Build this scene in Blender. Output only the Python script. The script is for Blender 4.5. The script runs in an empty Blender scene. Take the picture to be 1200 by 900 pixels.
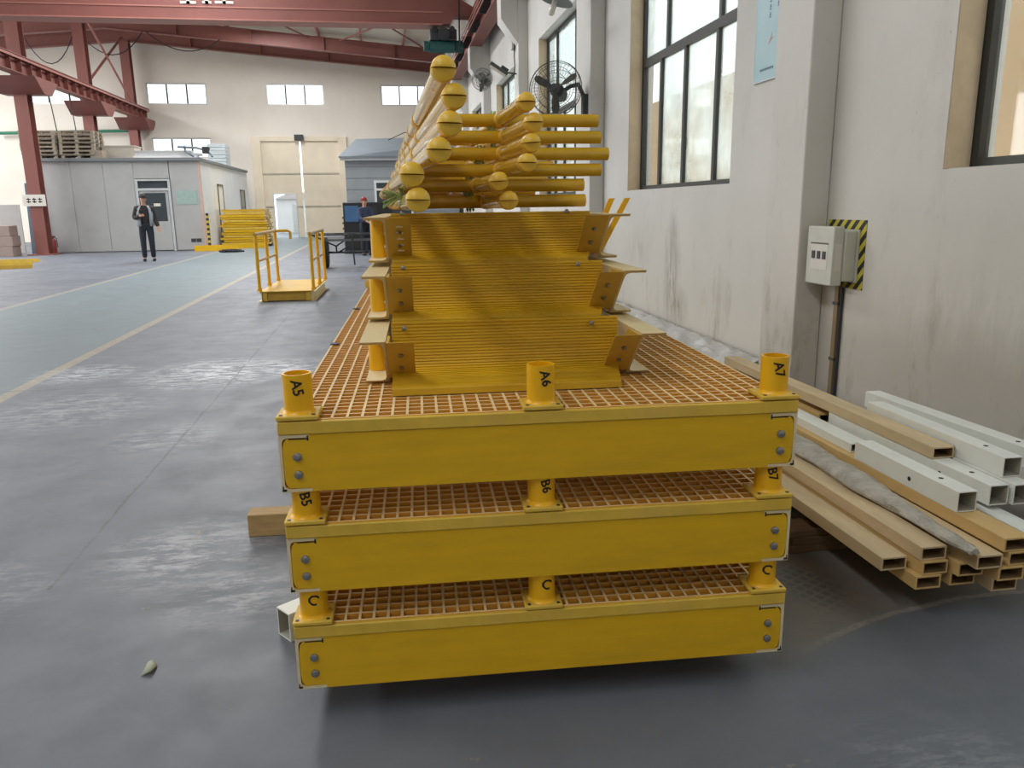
import bpy, bmesh, math, random
from mathutils import Vector, Matrix
random.seed(7)
S = bpy.context.scene
COL = S.collection
# ------------------------------------------------------------------ camera
F = 920.0; H = 1.36
YAW, PITCH, ROLL = math.radians(8.9), math.radians(12.8), math.radians(0.8)
fw = Vector((math.sin(YAW)*math.cos(PITCH), math.cos(YAW)*math.cos(PITCH), -math.sin(PITCH)))
r0 = Vector((math.cos(YAW), -math.sin(YAW), 0)); u0 = r0.cross(fw)
RT = r0*math.cos(ROLL) - u0*math.sin(ROLL); UP = u0*math.cos(ROLL) + r0*math.sin(ROLL)
CAMP = Vector((0, 0, H))
cd = bpy.data.cameras.new('camera'); cam = bpy.data.objects.new('camera', cd); COL.objects.link(cam)
cd.sensor_width = 36; cd.lens = F/1200*36; cd.clip_start = 0.05; cd.clip_end = 300
cam.matrix_world = Matrix(((RT.x, UP.x, -fw.x, CAMP.x), (RT.y, UP.y, -fw.y, CAMP.y), (RT.z, UP.z, -fw.z, CAMP.z), (0, 0, 0, 1)))
S.camera = cam
# ------------------------------------------------------------------ world, lights, exposure
S.view_settings.view_transform = 'Standard'; S.view_settings.look = 'None'
S.view_settings.exposure = 0.0; S.view_settings.gamma = 1.0; S.view_settings.use_curve_mapping = False
W = bpy.data.worlds.new('sky'); S.world = W; W.use_nodes = True
bg = W.node_tree.nodes['Background']; bg.inputs[0].default_value = (0.86, 0.93, 1.0, 1); bg.inputs[1].default_value = 2.6
def area(name, loc, sx, sy, power, rot=(0, 0, 0), col=(1, 0.97, 0.93)):
    l = bpy.data.lights.new(name, 'AREA'); l.shape = 'RECTANGLE'; l.size = sx; l.size_y = sy; l.energy = power; l.color = col
    o = bpy.data.objects.new(name, l); COL.objects.link(o); o.location = loc; o.rotation_euler = rot
    return o
# daylight from the roof skylights, plus an added fill over the camera
DAY = (0.95, 0.98, 1.0)
area('skylight_and_fill', (-4.5, 20, 8.65), 2.0, 15.4, 1500, col=DAY)
area('skylight_and_fill', (-4.5, 32.3, 8.65), 2.0, 6.4, 900, col=DAY)
area('skylight_and_fill', (-4.5, -1, 8.65), 2.0, 11, 560, col=DAY)  # added fill, not a known skylight: lifts the camera-facing fronts of the stack
area('skylight_and_fill', (-17.5, 22, 8.6), 2.0, 28, 4000, col=DAY)
# daylight through the tall windows of the left bay
area('window_daylight', (-25.4, 25, 4.5), 4.0, 26, 1800, (0, math.radians(-90), 0), DAY)

# ------------------------------------------------------------------ pixel helpers (1200 x 900 frame)
def ray(x, y): return fw + RT*((x-600)/F) - UP*((y-450)/F)
def pz(x, y, z=0.0): d = ray(x, y); return CAMP + d*((z-H)/d.z)
def px(x, y, X): d = ray(x, y); return CAMP + d*(X/d.x)
def py(x, y, Y): d = ray(x, y); return CAMP + d*(Y/d.y)

# ------------------------------------------------------------------ materials
MATS = {}
def lin(c): return tuple((v/12.92 if v <= 0.04045 else ((v+0.055)/1.055)**2.4) for v in (t/255 for t in c))
class NT:
    def __init__(s, m): s.nt = m.node_tree; s.n = s.nt.nodes
    def add(s, t, **k):
        n = s.n.new(t)
        for a, b in k.items(): setattr(n, a, b)
        return n
    def link(s, a, b): s.nt.links.new(a, b)
    def math(s, op, a, b=0.0, clamp=False):
        n = s.add('ShaderNodeMath', operation=op); n.use_clamp = clamp
        for i, v in enumerate((a, b)):
            if isinstance(v, (int, float)): n.inputs[i].default_value = v
            else: s.link(v, n.inputs[i])
        return n.outputs[0]
    def mix(s, f, a, b):
        n = s.add('ShaderNodeMix', data_type='RGBA')
        for i, v in ((0, f), (6, a), (7, b)):
            if isinstance(v, (int, float)): n.inputs[i].default_value = v
            elif isinstance(v, tuple): n.inputs[i].default_value = (*v[:3], 1)
            else: s.link(v, n.inputs[i])
        return n.outputs[2]
    def noise(s, vec, scale, detail=4, rough=0.6):
        n = s.add('ShaderNodeTexNoise'); n.inputs['Scale'].default_value = scale
        n.inputs['Detail'].default_value = detail; n.inputs['Roughness'].default_value = rough
        if vec is not None: s.link(vec, n.inputs['Vector'])
        return n.outputs['Fac']
    def step(s, v, a, b):
        n = s.add('ShaderNodeMapRange'); n.clamp = True
        n.inputs[1].default_value = a; n.inputs[2].default_value = b
        s.link(v, n.inputs[0]); return n.outputs[0]
    def scalev(s, vec, xyz):
        n = s.add('ShaderNodeMapping'); n.inputs['Scale'].default_value = xyz; s.link(vec, n.inputs['Vector']); return n.outputs[0]
def newmat(name):
    m = bpy.data.materials.new(name); m.use_nodes = True; t = NT(m)
    return m, t, t.n['Principled BSDF'], t.add('ShaderNodeTexCoord').outputs['Object']
def mat(name, rgb, rough=0.5, var=0.12, scale=6.0, metal=0.0, bump=0.0, stretch=(1, 1, 1), spec=0.5, coat=0.0, dirt=None, dirt_amt=0.5):
    if name in MATS: return MATS[name]
    m, t, b, oc = newmat(name); c = lin(rgb)
    v = t.scalev(oc, stretch)
    n1 = t.noise(v, scale, 5)
    lo = tuple(x*(1-var) for x in c); hi = tuple(min(1, x*(1+var)) for x in c)
    colr = t.mix(t.step(n1, 0.3, 0.7), lo, hi)
    if dirt:
        n2 = t.noise(v, scale*0.37, 6, 0.7)
        colr = t.mix(t.math('MULTIPLY', t.step(n2, 0.52, 0.72), dirt_amt), colr, lin(dirt))
    t.link(colr, b.inputs['Base Color'])
    b.inputs['Metallic'].default_value = metal
    b.inputs['Specular IOR Level'].default_value = spec
    b.inputs['Coat Weight'].default_value = coat
    rr = t.step(n1, 0.2, 0.8)
    t.link(t.math('MULTIPLY_ADD', rr, 0.12*rough), b.inputs['Roughness']); 
    mn = b.inputs['Roughness'].links[0].from_node; mn.inputs[2].default_value = rough*0.92
    if bump:
        bn = t.add('ShaderNodeBump'); bn.inputs['Strength'].default_value = bump; bn.inputs['Distance'].default_value = 0.01
        t.link(t.noise(v, scale*5, 4), bn.inputs['Height']); t.link(bn.outputs[0], b.inputs['Normal'])
    MATS[name] = m; return m
def stripes_mat(name, c1, c2, freq, ax=(1, 0, 1)):
    m, t, b, oc = newmat(name)
    sp = t.add('ShaderNodeSeparateXYZ'); t.link(oc, sp.inputs[0])
    s = t.math('ADD', t.math('MULTIPLY', sp.outputs[0], ax[0]), t.math('ADD', t.math('MULTIPLY', sp.outputs[1], ax[1]), t.math('MULTIPLY', sp.outputs[2], ax[2])))
    f = t.math('FRACT', t.math('MULTIPLY', s, freq)); f = t.math('GREATER_THAN', f, 0.5)
    t.link(t.mix(f, lin(c1), lin(c2)), b.inputs['Base Color']); b.inputs['Roughness'].default_value = 0.6
    MATS[name] = m; return m
Y_FRP = mat('yellow_frp', (224, 176, 16), 0.42, 0.07, 5, stretch=(1, 1, 6), dirt=(180, 140, 40), dirt_amt=0.35)
Y_LIP = mat('yellow_edge', (220, 182, 66), 0.5, 0.12, 9, dirt=(200, 165, 90))
Y_POST = mat('yellow_post', (242, 182, 14), 0.35, 0.07, 7)
Y_PIPE = mat('yellow_pipe', (210, 166, 36), 0.26, 0.05, 5, coat=0.6)
Y_CAP = mat('yellow_cap', (232, 188, 62), 0.45, 0.06, 20)
Y_DECK = mat('yellow_deck', (212, 166, 20), 0.5, 0.1, 5, stretch=(1, 6, 6), dirt=(180, 135, 30))
Y_CHAN = mat('channel_cream', (222, 200, 148), 0.5, 0.08, 8, dirt=(200, 168, 96))
Y_BRK = mat('bracket_ochre', (206, 164, 62), 0.5, 0.1, 9)
GRATE = mat('grating_orange', (222, 160, 58), 0.55, 0.12, 12)
GRTOP = mat('grating_worn_top', (238, 210, 156), 0.6, 0.12, 10, dirt=(206, 150, 60))
STEEL = mat('bolt_steel', (150, 150, 150), 0.35, 0.1, 30, metal=0.8)
INK = mat('marker_ink', (28, 22, 18), 0.6, 0.1, 20)
CREAM = mat('raw_cut_edge', (222, 205, 165), 0.6, 0.1, 20)
BEIGE = mat('beige_tube', (206, 172, 112), 0.5, 0.1, 4, stretch=(4, 1, 4), dirt=(188, 148, 84))
BEIGE2 = mat('dusty_tube', (200, 178, 140), 0.65, 0.12, 4, stretch=(4, 1, 4), dirt=(170, 148, 110))
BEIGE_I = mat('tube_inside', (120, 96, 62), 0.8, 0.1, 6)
WHITE_T = mat('white_tube', (226, 228, 220), 0.42, 0.05, 5, dirt=(205, 200, 185))
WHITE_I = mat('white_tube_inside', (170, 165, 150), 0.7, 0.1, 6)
WOOD = mat('timber', (186, 156, 108), 0.7, 0.2, 10, stretch=(1, 8, 8), bump=0.3)
WOODD = mat('old_timber', (112, 88, 62), 0.8, 0.25, 10, stretch=(1, 8, 8), bump=0.4)
PALLET = mat('pallet_wood', (150, 138, 122), 0.8, 0.2, 8)
RED = mat('red_oxide_paint', (132, 80, 72), 0.55, 0.1, 1.2, dirt=(146, 92, 82), dirt_amt=0.5)
REDL = mat('red_oxide_light', (168, 112, 100), 0.5, 0.1, 1.5)
BLACK = mat('black_rubber', (32, 32, 34), 0.7, 0.1, 10)
DARK = mat('dark_steel', (52, 54, 56), 0.5, 0.15, 8)
DGREY = mat('fan_grey', (84, 84, 78), 0.45, 0.1, 10, metal=0.3)
FRAME = mat('window_frame_dark', (50, 52, 48), 0.5, 0.1, 10)
GREY_P = mat('cabin_panel_grey', (168, 168, 166), 0.5, 0.05, 2, dirt=(150, 148, 145))
WHITE_P = mat('cabin_panel_white', (222, 224, 222), 0.5, 0.05, 2)
GREY_R = mat('shed_roof_grey', (120, 128, 134), 0.6, 0.1, 2)
DOORC = mat('door_cream', (226, 212, 188), 0.6, 0.06, 1.5)
DOORF = mat('door_frame_grey', (176, 168, 152), 0.6, 0.1, 3)
ALU = mat('aluminium', (200, 204, 205), 0.4, 0.05, 10, metal=0.4)
DGLASS = mat('dark_glass', (62, 70, 74), 0.12, 0.15, 3)
GREEN = mat('green_pipe', (52, 120, 92), 0.5, 0.1, 6)
HOISTG = mat('hoist_green', (34, 84, 82), 0.5, 0.15, 6)
ROPEG = mat('green_rope', (150, 166, 104), 0.8, 0.3, 60, bump=0.5)
BLUE = mat('blue_paint', (70, 110, 150), 0.5, 0.1, 6)
BOXG = mat('electrical_grey', (196, 196, 184), 0.45, 0.05, 10)
ROOFM = mat('roof_sheet', (214, 208, 194), 0.6, 0.05, 1)
SKYL = mat('skylight_sheet', (236, 238, 236), 0.5, 0.03, 2)
CONC = mat('grey_plaster', (196, 190, 178), 0.8, 0.08, 2)
PINKB = mat('pinkish_carton', (150, 132, 124), 0.8, 0.1, 4)
SKIN = mat('skin', (196, 150, 124), 0.6, 0.05, 10)
NAVY = mat('navy_cloth', (34, 38, 48), 0.85, 0.15, 10)
CLOTHD = mat('dark_sleeve', (48, 42, 44), 0.85, 0.15, 10)
CLOTHG = mat('grey_vest', (150, 156, 160), 0.85, 0.12, 12)
REDCAP = mat('red_helmet', (150, 38, 34), 0.4, 0.05, 8)
SIGNW = mat('sign_white', (214, 208, 198), 0.6, 0.04, 8)
SIGNG = mat('sign_green', (150, 172, 164), 0.6, 0.08, 8)
HAZ = stripes_mat('hazard_tape', (30, 30, 28), (190, 180, 50), 11, (0, 1, 1))

def floor_material():
    m, t, b, oc = newmat('painted_concrete')
    sp = t.add('ShaderNodeSeparateXYZ'); t.link(oc, sp.inputs[0]); X, Y = sp.outputs[0], sp.outputs[1]
    nL = t.noise(oc, 0.55, 6, 0.65); nM = t.noise(oc, 3.2, 6, 0.7); nF = t.noise(oc, 22, 5, 0.7)
    c = t.mix(t.step(nL, 0.32, 0.68), lin((92, 96, 104)), lin((112, 116, 124)))
    c = t.mix(t.math('MULTIPLY', t.step(nM, 0.45, 0.75), 0.35), c, lin((84, 88, 95)))
    # green walkway lane between the two painted lines
    lane = t.math('MULTIPLY', t.math('LESS_THAN', X, -2.95), t.math('GREATER_THAN', X, -5.5))
    c = t.mix(t.math('MULTIPLY', lane, 0.8), c, t.mix(t.step(nM, 0.3, 0.7), lin((100, 114, 118)), lin((116, 130, 133))))
    def line(x0, w, k):
        d = t.math('ABSOLUTE', t.math('SUBTRACT', X, x0))
        return t.math('MULTIPLY', t.math('LESS_THAN', d, w), t.math('MULTIPLY', t.step(nF, 0.2, 0.5), k))
    c = t.mix(line(-2.9, 0.055, 0.5), c, lin((188, 168, 128)))
    c = t.mix(line(-5.52, 0.06, 0.35), c, lin((188, 170, 136)))
    # dusty corner along the wall, edge is an arc left by a swept drag
    dx = t.math('SUBTRACT', X, 2.07); dy = t.math('SUBTRACT', Y, 0.55)
    rad = t.math('SQRT', t.math('ADD', t.math('MULTIPLY', dx, dx), t.math('MULTIPLY', dy, dy)))
    rn = t.math('ADD', rad, t.math('MULTIPLY', t.math('SUBTRACT', nM, 0.5), 0.05))
    zone = t.math('MULTIPLY', t.step(X, 1.0, 1.3), t.step(rn, 1.66, 1.72))
    c = t.mix(t.math('MULTIPLY', zone, 0.62), c, t.mix(t.step(nM, 0.35, 0.7), lin((136, 124, 106)), lin((108, 102, 98))))
    ring = t.math('LESS_THAN', t.math('ABSOLUTE', t.math('SUBTRACT', rn, 1.69)), 0.011)
    c = t.mix(t.math('MULTIPLY', t.math('MULTIPLY', ring, t.step(X, 1.2, 1.5)), t.math('MULTIPLY', t.step(nF, 0.3, 0.6), 0.4)), c, lin((186, 176, 156)))
    # imprint of a grating panel in the dust
    gx = t.math('PINGPONG', t.math('ADD', X, t.math('MULTIPLY', Y, 0.5)), 0.022); gy = t.math('PINGPONG', t.math('SUBTRACT', Y, t.math('MULTIPLY', X, 0.5)), 0.022)
    gm = t.math('MULTIPLY', t.math('GREATER_THAN', gx, 0.007), t.math('GREATER_THAN', gy, 0.007))
    ex = t.math('SUBTRACT', X, 1.46); ey = t.math('SUBTRACT', Y, 2.42)
    em = t.math('SQRT', t.math('ADD', t.math('MULTIPLY', t.math('MULTIPLY', ex, ex), 4.0), t.math('MULTIPLY', ey, ey)))
    c = t.mix(t.math('MULTIPLY', gm, t.math('MULTIPLY', t.math('SUBTRACT', 1.0, t.step(em, 0.10, 0.24)), 0.45)), c, lin((66, 64, 68)))
    # white scuffs, each patch where the photograph has it
    sc = t.scalev(oc, (5, 15, 5)); ns = t.noise(sc, 1.0, 9, 0.82)
    tot = None
    for (sx, sy, sr, k) in ((-1.5, 6.9, 0.75, 1.0), (-0.95, 7.0, 0.5, 0.9), (-2.6, 7.1, 0.5, 0.7), (-2.2, 5.8, 0.7, 0.35), (-0.85, 3.15, 0.42, 0.42), (-1.6, 2.9, 0.4, 0.2), (-0.6, 2.75, 0.3, 0.3), (1.3, 1.35, 0.4, 0.16), (-1.4, 4.9, 0.4, 0.3)):
        ax = t.math('SUBTRACT', X, sx); ay = t.math('SUBTRACT', Y, sy)
        dd = t.math('SQRT', t.math('ADD', t.math('MULTIPLY', ax, ax), t.math('MULTIPLY', ay, ay)))
        v = t.math('MULTIPLY', t.math('SUBTRACT', 1.0, t.step(dd, sr*0.35, sr)), k)
        tot = v if tot is None else t.math('MAXIMUM', tot, v)
    sm = t.math('MULTIPLY', t.step(ns, 0.47, 0.58), tot)
    c = t.mix(t.math('MULTIPLY', sm, 0.9), c, lin((232, 234, 238)))
    # long joint and cross joint
    wob = t.math('MULTIPLY', t.math('SUBTRACT', nM, 0.5), 0.06)
    j1 = t.math('LESS_THAN', t.math('ABSOLUTE', t.math('ADD', t.math('SUBTRACT', X, -1.29), wob)), 0.008)
    j1 = t.math('MULTIPLY', j1, t.math('MULTIPLY', t.math('GREATER_THAN', Y, 2.9), t.step(nM, 0.35, 0.5)))
    j2 = t.math('LESS_THAN', t.math('ABSOLUTE', t.math('ADD', t.math('SUBTRACT', Y, 6.5), wob)), 0.012)
    j2 = t.math('MULTIPLY', j2, t.math('LESS_THAN', X, -1.2))
    c = t.mix(t.math('MULTIPLY', t.math('MAXIMUM', j1, j2), 0.55), c, lin((70, 70, 74)))
    # a few yellow paint smears
    ny = t.noise(t.scalev(oc, (2.0, 7.0, 2.0)), 1.3, 3)
    ys = t.math('MULTIPLY', t.step(ny, 0.68, 0.72), t.math('MULTIPLY', t.step(nF, 0.5, 0.6), 0.35))
    c = t.mix(ys, c, lin((196, 178, 110)))
    t.link(c, b.inputs['Base Color'])
    r = t.math('MULTIPLY_ADD', t.step(nM, 0.25, 0.75), 0.2); r.node.inputs[2].default_value = 0.4
    t.link(t.math('MAXIMUM', r, t.math('MULTIPLY', zone, 0.65)), b.inputs['Roughness'])
    bn = t.add('ShaderNodeBump'); bn.inputs['Strength'].default_value = 0.03; bn.inputs['Distance'].default_value = 0.01
    t.link(nF, bn.inputs['Height']); t.link(bn.outputs[0], b.inputs['Normal'])
    return m
def wall_material(name, c1, c2, stain, amt=0.5):
    m, t, b, oc = newmat(name)
    sp = t.add('ShaderNodeSeparateXYZ'); t.link(oc, sp.inputs[0]); Z = sp.outputs[2]
    n1 = t.noise(oc, 0.6, 5, 0.6); n2 = t.noise(t.scalev(oc, (1, 1, 0.35)), 2.4, 7, 0.75); n3 = t.noise(oc, 14, 4, 0.7)
    c = t.mix(t.step(n1, 0.35, 0.65), lin(c1), lin(c2))
    low = t.math('SUBTRACT', 1.0, t.step(Z, 0.25, 1.5))
    c = t.mix(t.math('MULTIPLY', t.step(n2, 0.56, 0.75), t.math('MULTIPLY', t.math('ADD', low, 0.25), amt)), c, lin(stain))
    if name == 'wall_plaster':
        Yw = sp.outputs[1]; tot = None
        for (cy, cz, ry, rz_, k_) in ((8.05, 0.62, 0.3, 0.7, 0.95), (7.85, 0.3, 0.35, 0.26, 0.95), (6.75, 0.45, 0.25, 0.35, 0.35), (9.2, 0.8, 0.5, 0.3, 0.3), (3.6, 0.75, 1.3, 0.35, 0.2), (2.9, 1.3, 0.5, 0.2, 0.25)):
            ay = t.math('MULTIPLY', t.math('SUBTRACT', Yw, cy), 1/ry); az = t.math('MULTIPLY', t.math('SUBTRACT', Z, cz), 1/rz_)
            dd = t.math('SQRT', t.math('ADD', t.math('MULTIPLY', ay, ay), t.math('MULTIPLY', az, az)))
            v_ = t.math('MULTIPLY', t.math('SUBTRACT', 1.0, t.step(dd, 0.2, 1.0)), k_); tot = v_ if tot is None else t.math('MAXIMUM', tot, v_)
        ns_ = t.noise(t.scalev(oc, (6, 9, 2.2)), 1.0, 7, 0.75)
        c = t.mix(t.math('MULTIPLY', t.step(ns_, 0.36, 0.66), tot), c, lin((72, 62, 52)))
        c = t.mix(t.math('MULTIPLY', low, 0.35), c, lin((178, 164, 138)))
    sp2 = t.math('MULTIPLY', t.step(n3, 0.66, 0.70), t.math('MULTIPLY', t.step(n2, 0.5, 0.62), 0.5))
    c = t.mix(sp2, c, lin((96, 88, 78)))
    t.link(c, b.inputs['Base Color']); b.inputs['Roughness'].default_value = 0.75
    bn = t.add('ShaderNodeBump'); bn.inputs['Strength'].default_value = 0.12; bn.inputs['Distance'].default_value = 0.02
    t.link(n2, bn.inputs['Height']); t.link(bn.outputs[0], b.inputs['Normal'])
    MATS[name] = m; return m
WALL = wall_material('wall_plaster', (200, 198, 192), (212, 209, 203), (124, 110, 94), 0.7)
WALLB = wall_material('back_wall_plaster', (222, 213, 200), (228, 220, 209), (186, 170, 152), 0.3)
def glass_material(name, tint, frost):
    m = bpy.data.materials.new(name); m.use_nodes = True; t = NT(m); t.n.remove(t.n['Principled BSDF'])
    out = t.n['Material Output']
    tr = t.add('ShaderNodeBsdfTransparent'); tr.inputs[0].default_value = (*lin(tint), 1)
    tl = t.add('ShaderNodeBsdfTranslucent'); tl.inputs[0].default_value = (0.86, 0.9, 0.88, 1)
    gl = t.add('ShaderNodeBsdfGlossy'); gl.inputs['Roughness'].default_value = 0.03
    m1 = t.add('ShaderNodeMixShader'); oc = t.add('ShaderNodeTexCoord').outputs['Object']
    t.link(t.math('MULTIPLY', t.step(t.noise(oc, 1.5, 3), 0.2, 0.8), frost), m1.inputs[0])
    t.link(tr.outputs[0], m1.inputs[1]); t.link(tl.outputs[0], m1.inputs[2])
    lw = t.add('ShaderNodeLayerWeight'); lw.inputs[0].default_value = 0.5
    fr_ = t.math('MULTIPLY_ADD', t.math('POWER', lw.outputs['Facing'], 4.0), 0.6); fr_.node.inputs[2].default_value = 0.05
    m2 = t.add('ShaderNodeMixShader'); t.link(fr_, m2.inputs[0]); t.link(m1.outputs[0], m2.inputs[1]); t.link(gl.outputs[0], m2.inputs[2])
    t.link(m2.outputs[0], out.inputs['Surface']); MATS[name] = m; return m
GLASS = glass_material('window_glass', (238, 244, 240), 0.85)
GLASSC = glass_material('window_glass_clear', (240, 240, 236), 0.05)
def plastic_material():
    m, t, b, oc = newmat('plastic_sheet')
    b.inputs['Base Color'].default_value = (*lin((216, 215, 210)), 1); b.inputs['Roughness'].default_value = 0.22
    b.inputs['Transmission Weight'].default_value = 0.25
    bn = t.add('ShaderNodeBump'); bn.inputs['Strength'].default_value = 0.6; bn.inputs['Distance'].default_value = 0.02
    t.link(t.noise(oc, 16, 5, 0.7), bn.inputs['Height']); t.link(bn.outputs[0], b.inputs['Normal'])
    return m
PLASTIC = plastic_material()
FLOOR = floor_material()

# ------------------------------------------------------------------ geometry helpers
class MB:
    def __init__(s): s.v = []; s.f = []; s.m = []; s.mi = 0
    def face(s, pts, mi=None):
        b = len(s.v); s.v += [Vector(p) for p in pts]; s.f.append(tuple(range(b, b+len(pts)))); s.m.append(s.mi if mi is None else mi); return s
    def raw(s, vs, fs, mi=None):
        b = len(s.v); s.v += [Vector(p) for p in vs]
        for f in fs: s.f.append(tuple(b+i for i in f)); s.m.append(s.mi if mi is None else mi)
        return s
    def box(s, a, b, M=None, top=None):
        x0, y0, z0 = (min(a[i], b[i]) for i in range(3)); x1, y1, z1 = (max(a[i], b[i]) for i in range(3))
        vs = [Vector(p) for p in ((x0, y0, z0), (x1, y0, z0), (x1, y1, z0), (x0, y1, z0), (x0, y0, z1), (x1, y0, z1), (x1, y1, z1), (x0, y1, z1))]
        if M is not None: vs = [M @ p for p in vs]
        k = len(s.m); s.raw(vs, ((0, 3, 2, 1), (4, 5, 6, 7), (0, 1, 5, 4), (1, 2, 6, 5), (2, 3, 7, 6), (3, 0, 4, 7)))
        if top is not None: s.m[k+1] = top
        return s
    def cyl(s, p0, p1, r, r1=None, n=20, caps=True):
        p0, p1 = Vector(p0), Vector(p1); r1 = r if r1 is None else r1
        d = (p1-p0).normalized(); a = d.orthogonal().normalized(); b = d.cross(a)
        ring = lambda p, q: [p + a*(q*math.cos(2*math.pi*i/n)) + b*(q*math.sin(2*math.pi*i/n)) for i in range(n)]
        vs = ring(p0, r)+ring(p1, r1); fs = [(i, (i+1) % n, n+(i+1) % n, n+i) for i in range(n)]
        if caps: fs += [tuple(range(n-1, -1, -1)), tuple(range(n, 2*n))]
        return s.raw(vs, fs)
    def pipe(s, p0, p1, r, ri, n=20, inner=None):
        p0, p1 = Vector(p0), Vector(p1)
        d = (p1-p0).normalized(); a = d.orthogonal().normalized(); b = d.cross(a)
        ring = lambda p, q: [p + a*(q*math.cos(2*math.pi*i/n)) + b*(q*math.sin(2*math.pi*i/n)) for i in range(n)]
        vs = ring(p0, r)+ring(p1, r)+ring(p0, ri)+ring(p1, ri)
        N = lambda k, i: k*n+i % n
        for i in range(n):
            pass
        fs = []
        for i in range(n):
            fs += [(N(0, i), N(0, i+1), N(1, i+1), N(1, i)), (N(2, i+1), N(2, i), N(3, i), N(3, i+1)), (N(0, i+1), N(0, i), N(2, i), N(2, i+1)), (N(1, i), N(1, i+1), N(3, i+1), N(3, i))]
        return s.raw(vs, fs)
    def lathe(s, prof, n=20, M=None):            # profile of (radius, z) about local z
        vs = []; fs = []
        for r, z in prof: vs += [Vector((r*math.cos(2*math.pi*i/n), r*math.sin(2*math.pi*i/n), z)) for i in range(n)]
        if M is not None: vs = [M @ p for p in vs]
        for k in range(len(prof)-1):
            for i in range(n): fs.append((k*n+i, k*n+(i+1) % n, (k+1)*n+(i+1) % n, (k+1)*n+i))
        fs += [tuple(range(n-1, -1, -1)), tuple(range((len(prof)-1)*n, len(prof)*n))]
        return s.raw(vs, fs)
    def prism(s, pts, d):                       # planar polygon of 3-D points swept by d
        d = Vector(d); pts = [Vector(p) for p in pts]; n = len(pts)
        return s.raw(pts+[p+d for p in pts], [tuple(range(n-1, -1, -1)), tuple(range(n, 2*n))]+[(i, (i+1) % n, n+(i+1) % n, n+i) for i in range(n)])
    def sweep(s, path, r, n=8, closed=False, rf=None):
        path = [Vector(p) for p in path]; m = len(path); vs = []; fs = []
        prev = None
        for k, p in enumerate(path):
            q0 = path[k-1] if (k or closed) else p; q1 = path[(k+1) % m] if (k < m-1 or closed) else p
            d = (q1-q0).normalized()
            a = d.orthogonal().normalized() if prev is None else (prev - d*prev.dot(d)).normalized()
            prev = a; b = d.cross(a); rr = r if rf is None else rf(k/(m-1))
            vs += [p + a*(rr*math.cos(2*math.pi*i/n)) + b*(rr*math.sin(2*math.pi*i/n)) for i in range(n)]
        for k in range(m if closed else m-1):
            for i in range(n): fs.append((k*n+i, k*n+(i+1) % n, ((k+1) % m)*n+(i+1) % n, ((k+1) % m)*n+i))
        if not closed: fs += [tuple(range(n-1, -1, -1)), tuple(range((m-1)*n, m*n))]
        return s.raw(vs, fs)
    def ball(s, c, r, n=12, sc=(1, 1, 1)):
        c = Vector(c); vs = []; h = n//2
        prof = [(max(math.sin(math.pi*k/h), 1e-3)*r, -math.cos(math.pi*k/h)*r) for k in range(h+1)]
        return s.lathe(prof, n, Matrix.Translation(c) @ Matrix.Diagonal((*sc, 1)))
    def mesh(s, name, mats, smooth=True):
        me = bpy.data.meshes.new(name); me.from_pydata([tuple(p) for p in s.v], [], s.f)
        for m in (mats if isinstance(mats, (list, tuple)) else [mats]): me.materials.append(m)
        me.polygons.foreach_set('material_index', s.m)
        bm = bmesh.new(); bm.from_mesh(me); bmesh.ops.recalc_face_normals(bm, faces=bm.faces); bm.to_mesh(me); bm.free()
        if smooth:
            me.polygons.foreach_set('use_smooth', [True]*len(me.polygons)); me.set_sharp_from_angle(angle=0.7)
        me.update(); return me
    def build(s, name, mats, parent=None, bevel=0.0, smooth=True, label=None):
        o = bpy.data.objects.new(name, s.mesh(name, mats, smooth)); COL.objects.link(o)
        if parent is not None: o.parent = parent
        if bevel:
            b = o.modifiers.new('bevel', 'BEVEL'); b.width = bevel; b.segments = 2; b.limit_method = 'ANGLE'; b.angle_limit = 0.7
        if label: o['label'] = label
        return o
def tag(o, label, cat, group=None):
    o['label'] = label; o['category'] = cat
    if group: o['group'] = group
    return o
def thing(name, label, cat, loc=(0, 0, 0), rz=0.0, group=None):
    o = bpy.data.objects.new(name, None); COL.objects.link(o); o.location = loc; o.rotation_euler = (0, 0, rz); o.empty_display_size = 0.2
    return tag(o, label, cat, group)
def struct(o, label=None):
    o['kind'] = 'structure'
    if label: o['label'] = label
    return o
def share(src, name, parent, loc=(0, 0, 0), rot=(0, 0, 0)):
    o = bpy.data.objects.new(name, src.data); COL.objects.link(o); o.parent = parent; o.location = loc; o.rotation_euler = rot
    for m in src.modifiers:
        b = o.modifiers.new('bevel', 'BEVEL'); b.width = m.width; b.segments = m.segments; b.limit_method = 'ANGLE'; b.angle_limit = 0.7
    return o
def rotz(a): return Matrix.Rotation(a, 4, 'Z')
def T(*p): return Matrix.Translation(Vector(p))

# ------------------------------------------------------------------ STRUCTURE
XW = 3.0; YB = 40.27; BAY = 5.7; XL = -26.0; Y0 = -9.0
struct(MB().box((XL-0.3, Y0-0.3, -0.2), (XW+0.3, YB+14, 0.0)).build('floor', FLOOR, smooth=False), 'grey painted concrete workshop floor with worn yellow lines')
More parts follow.
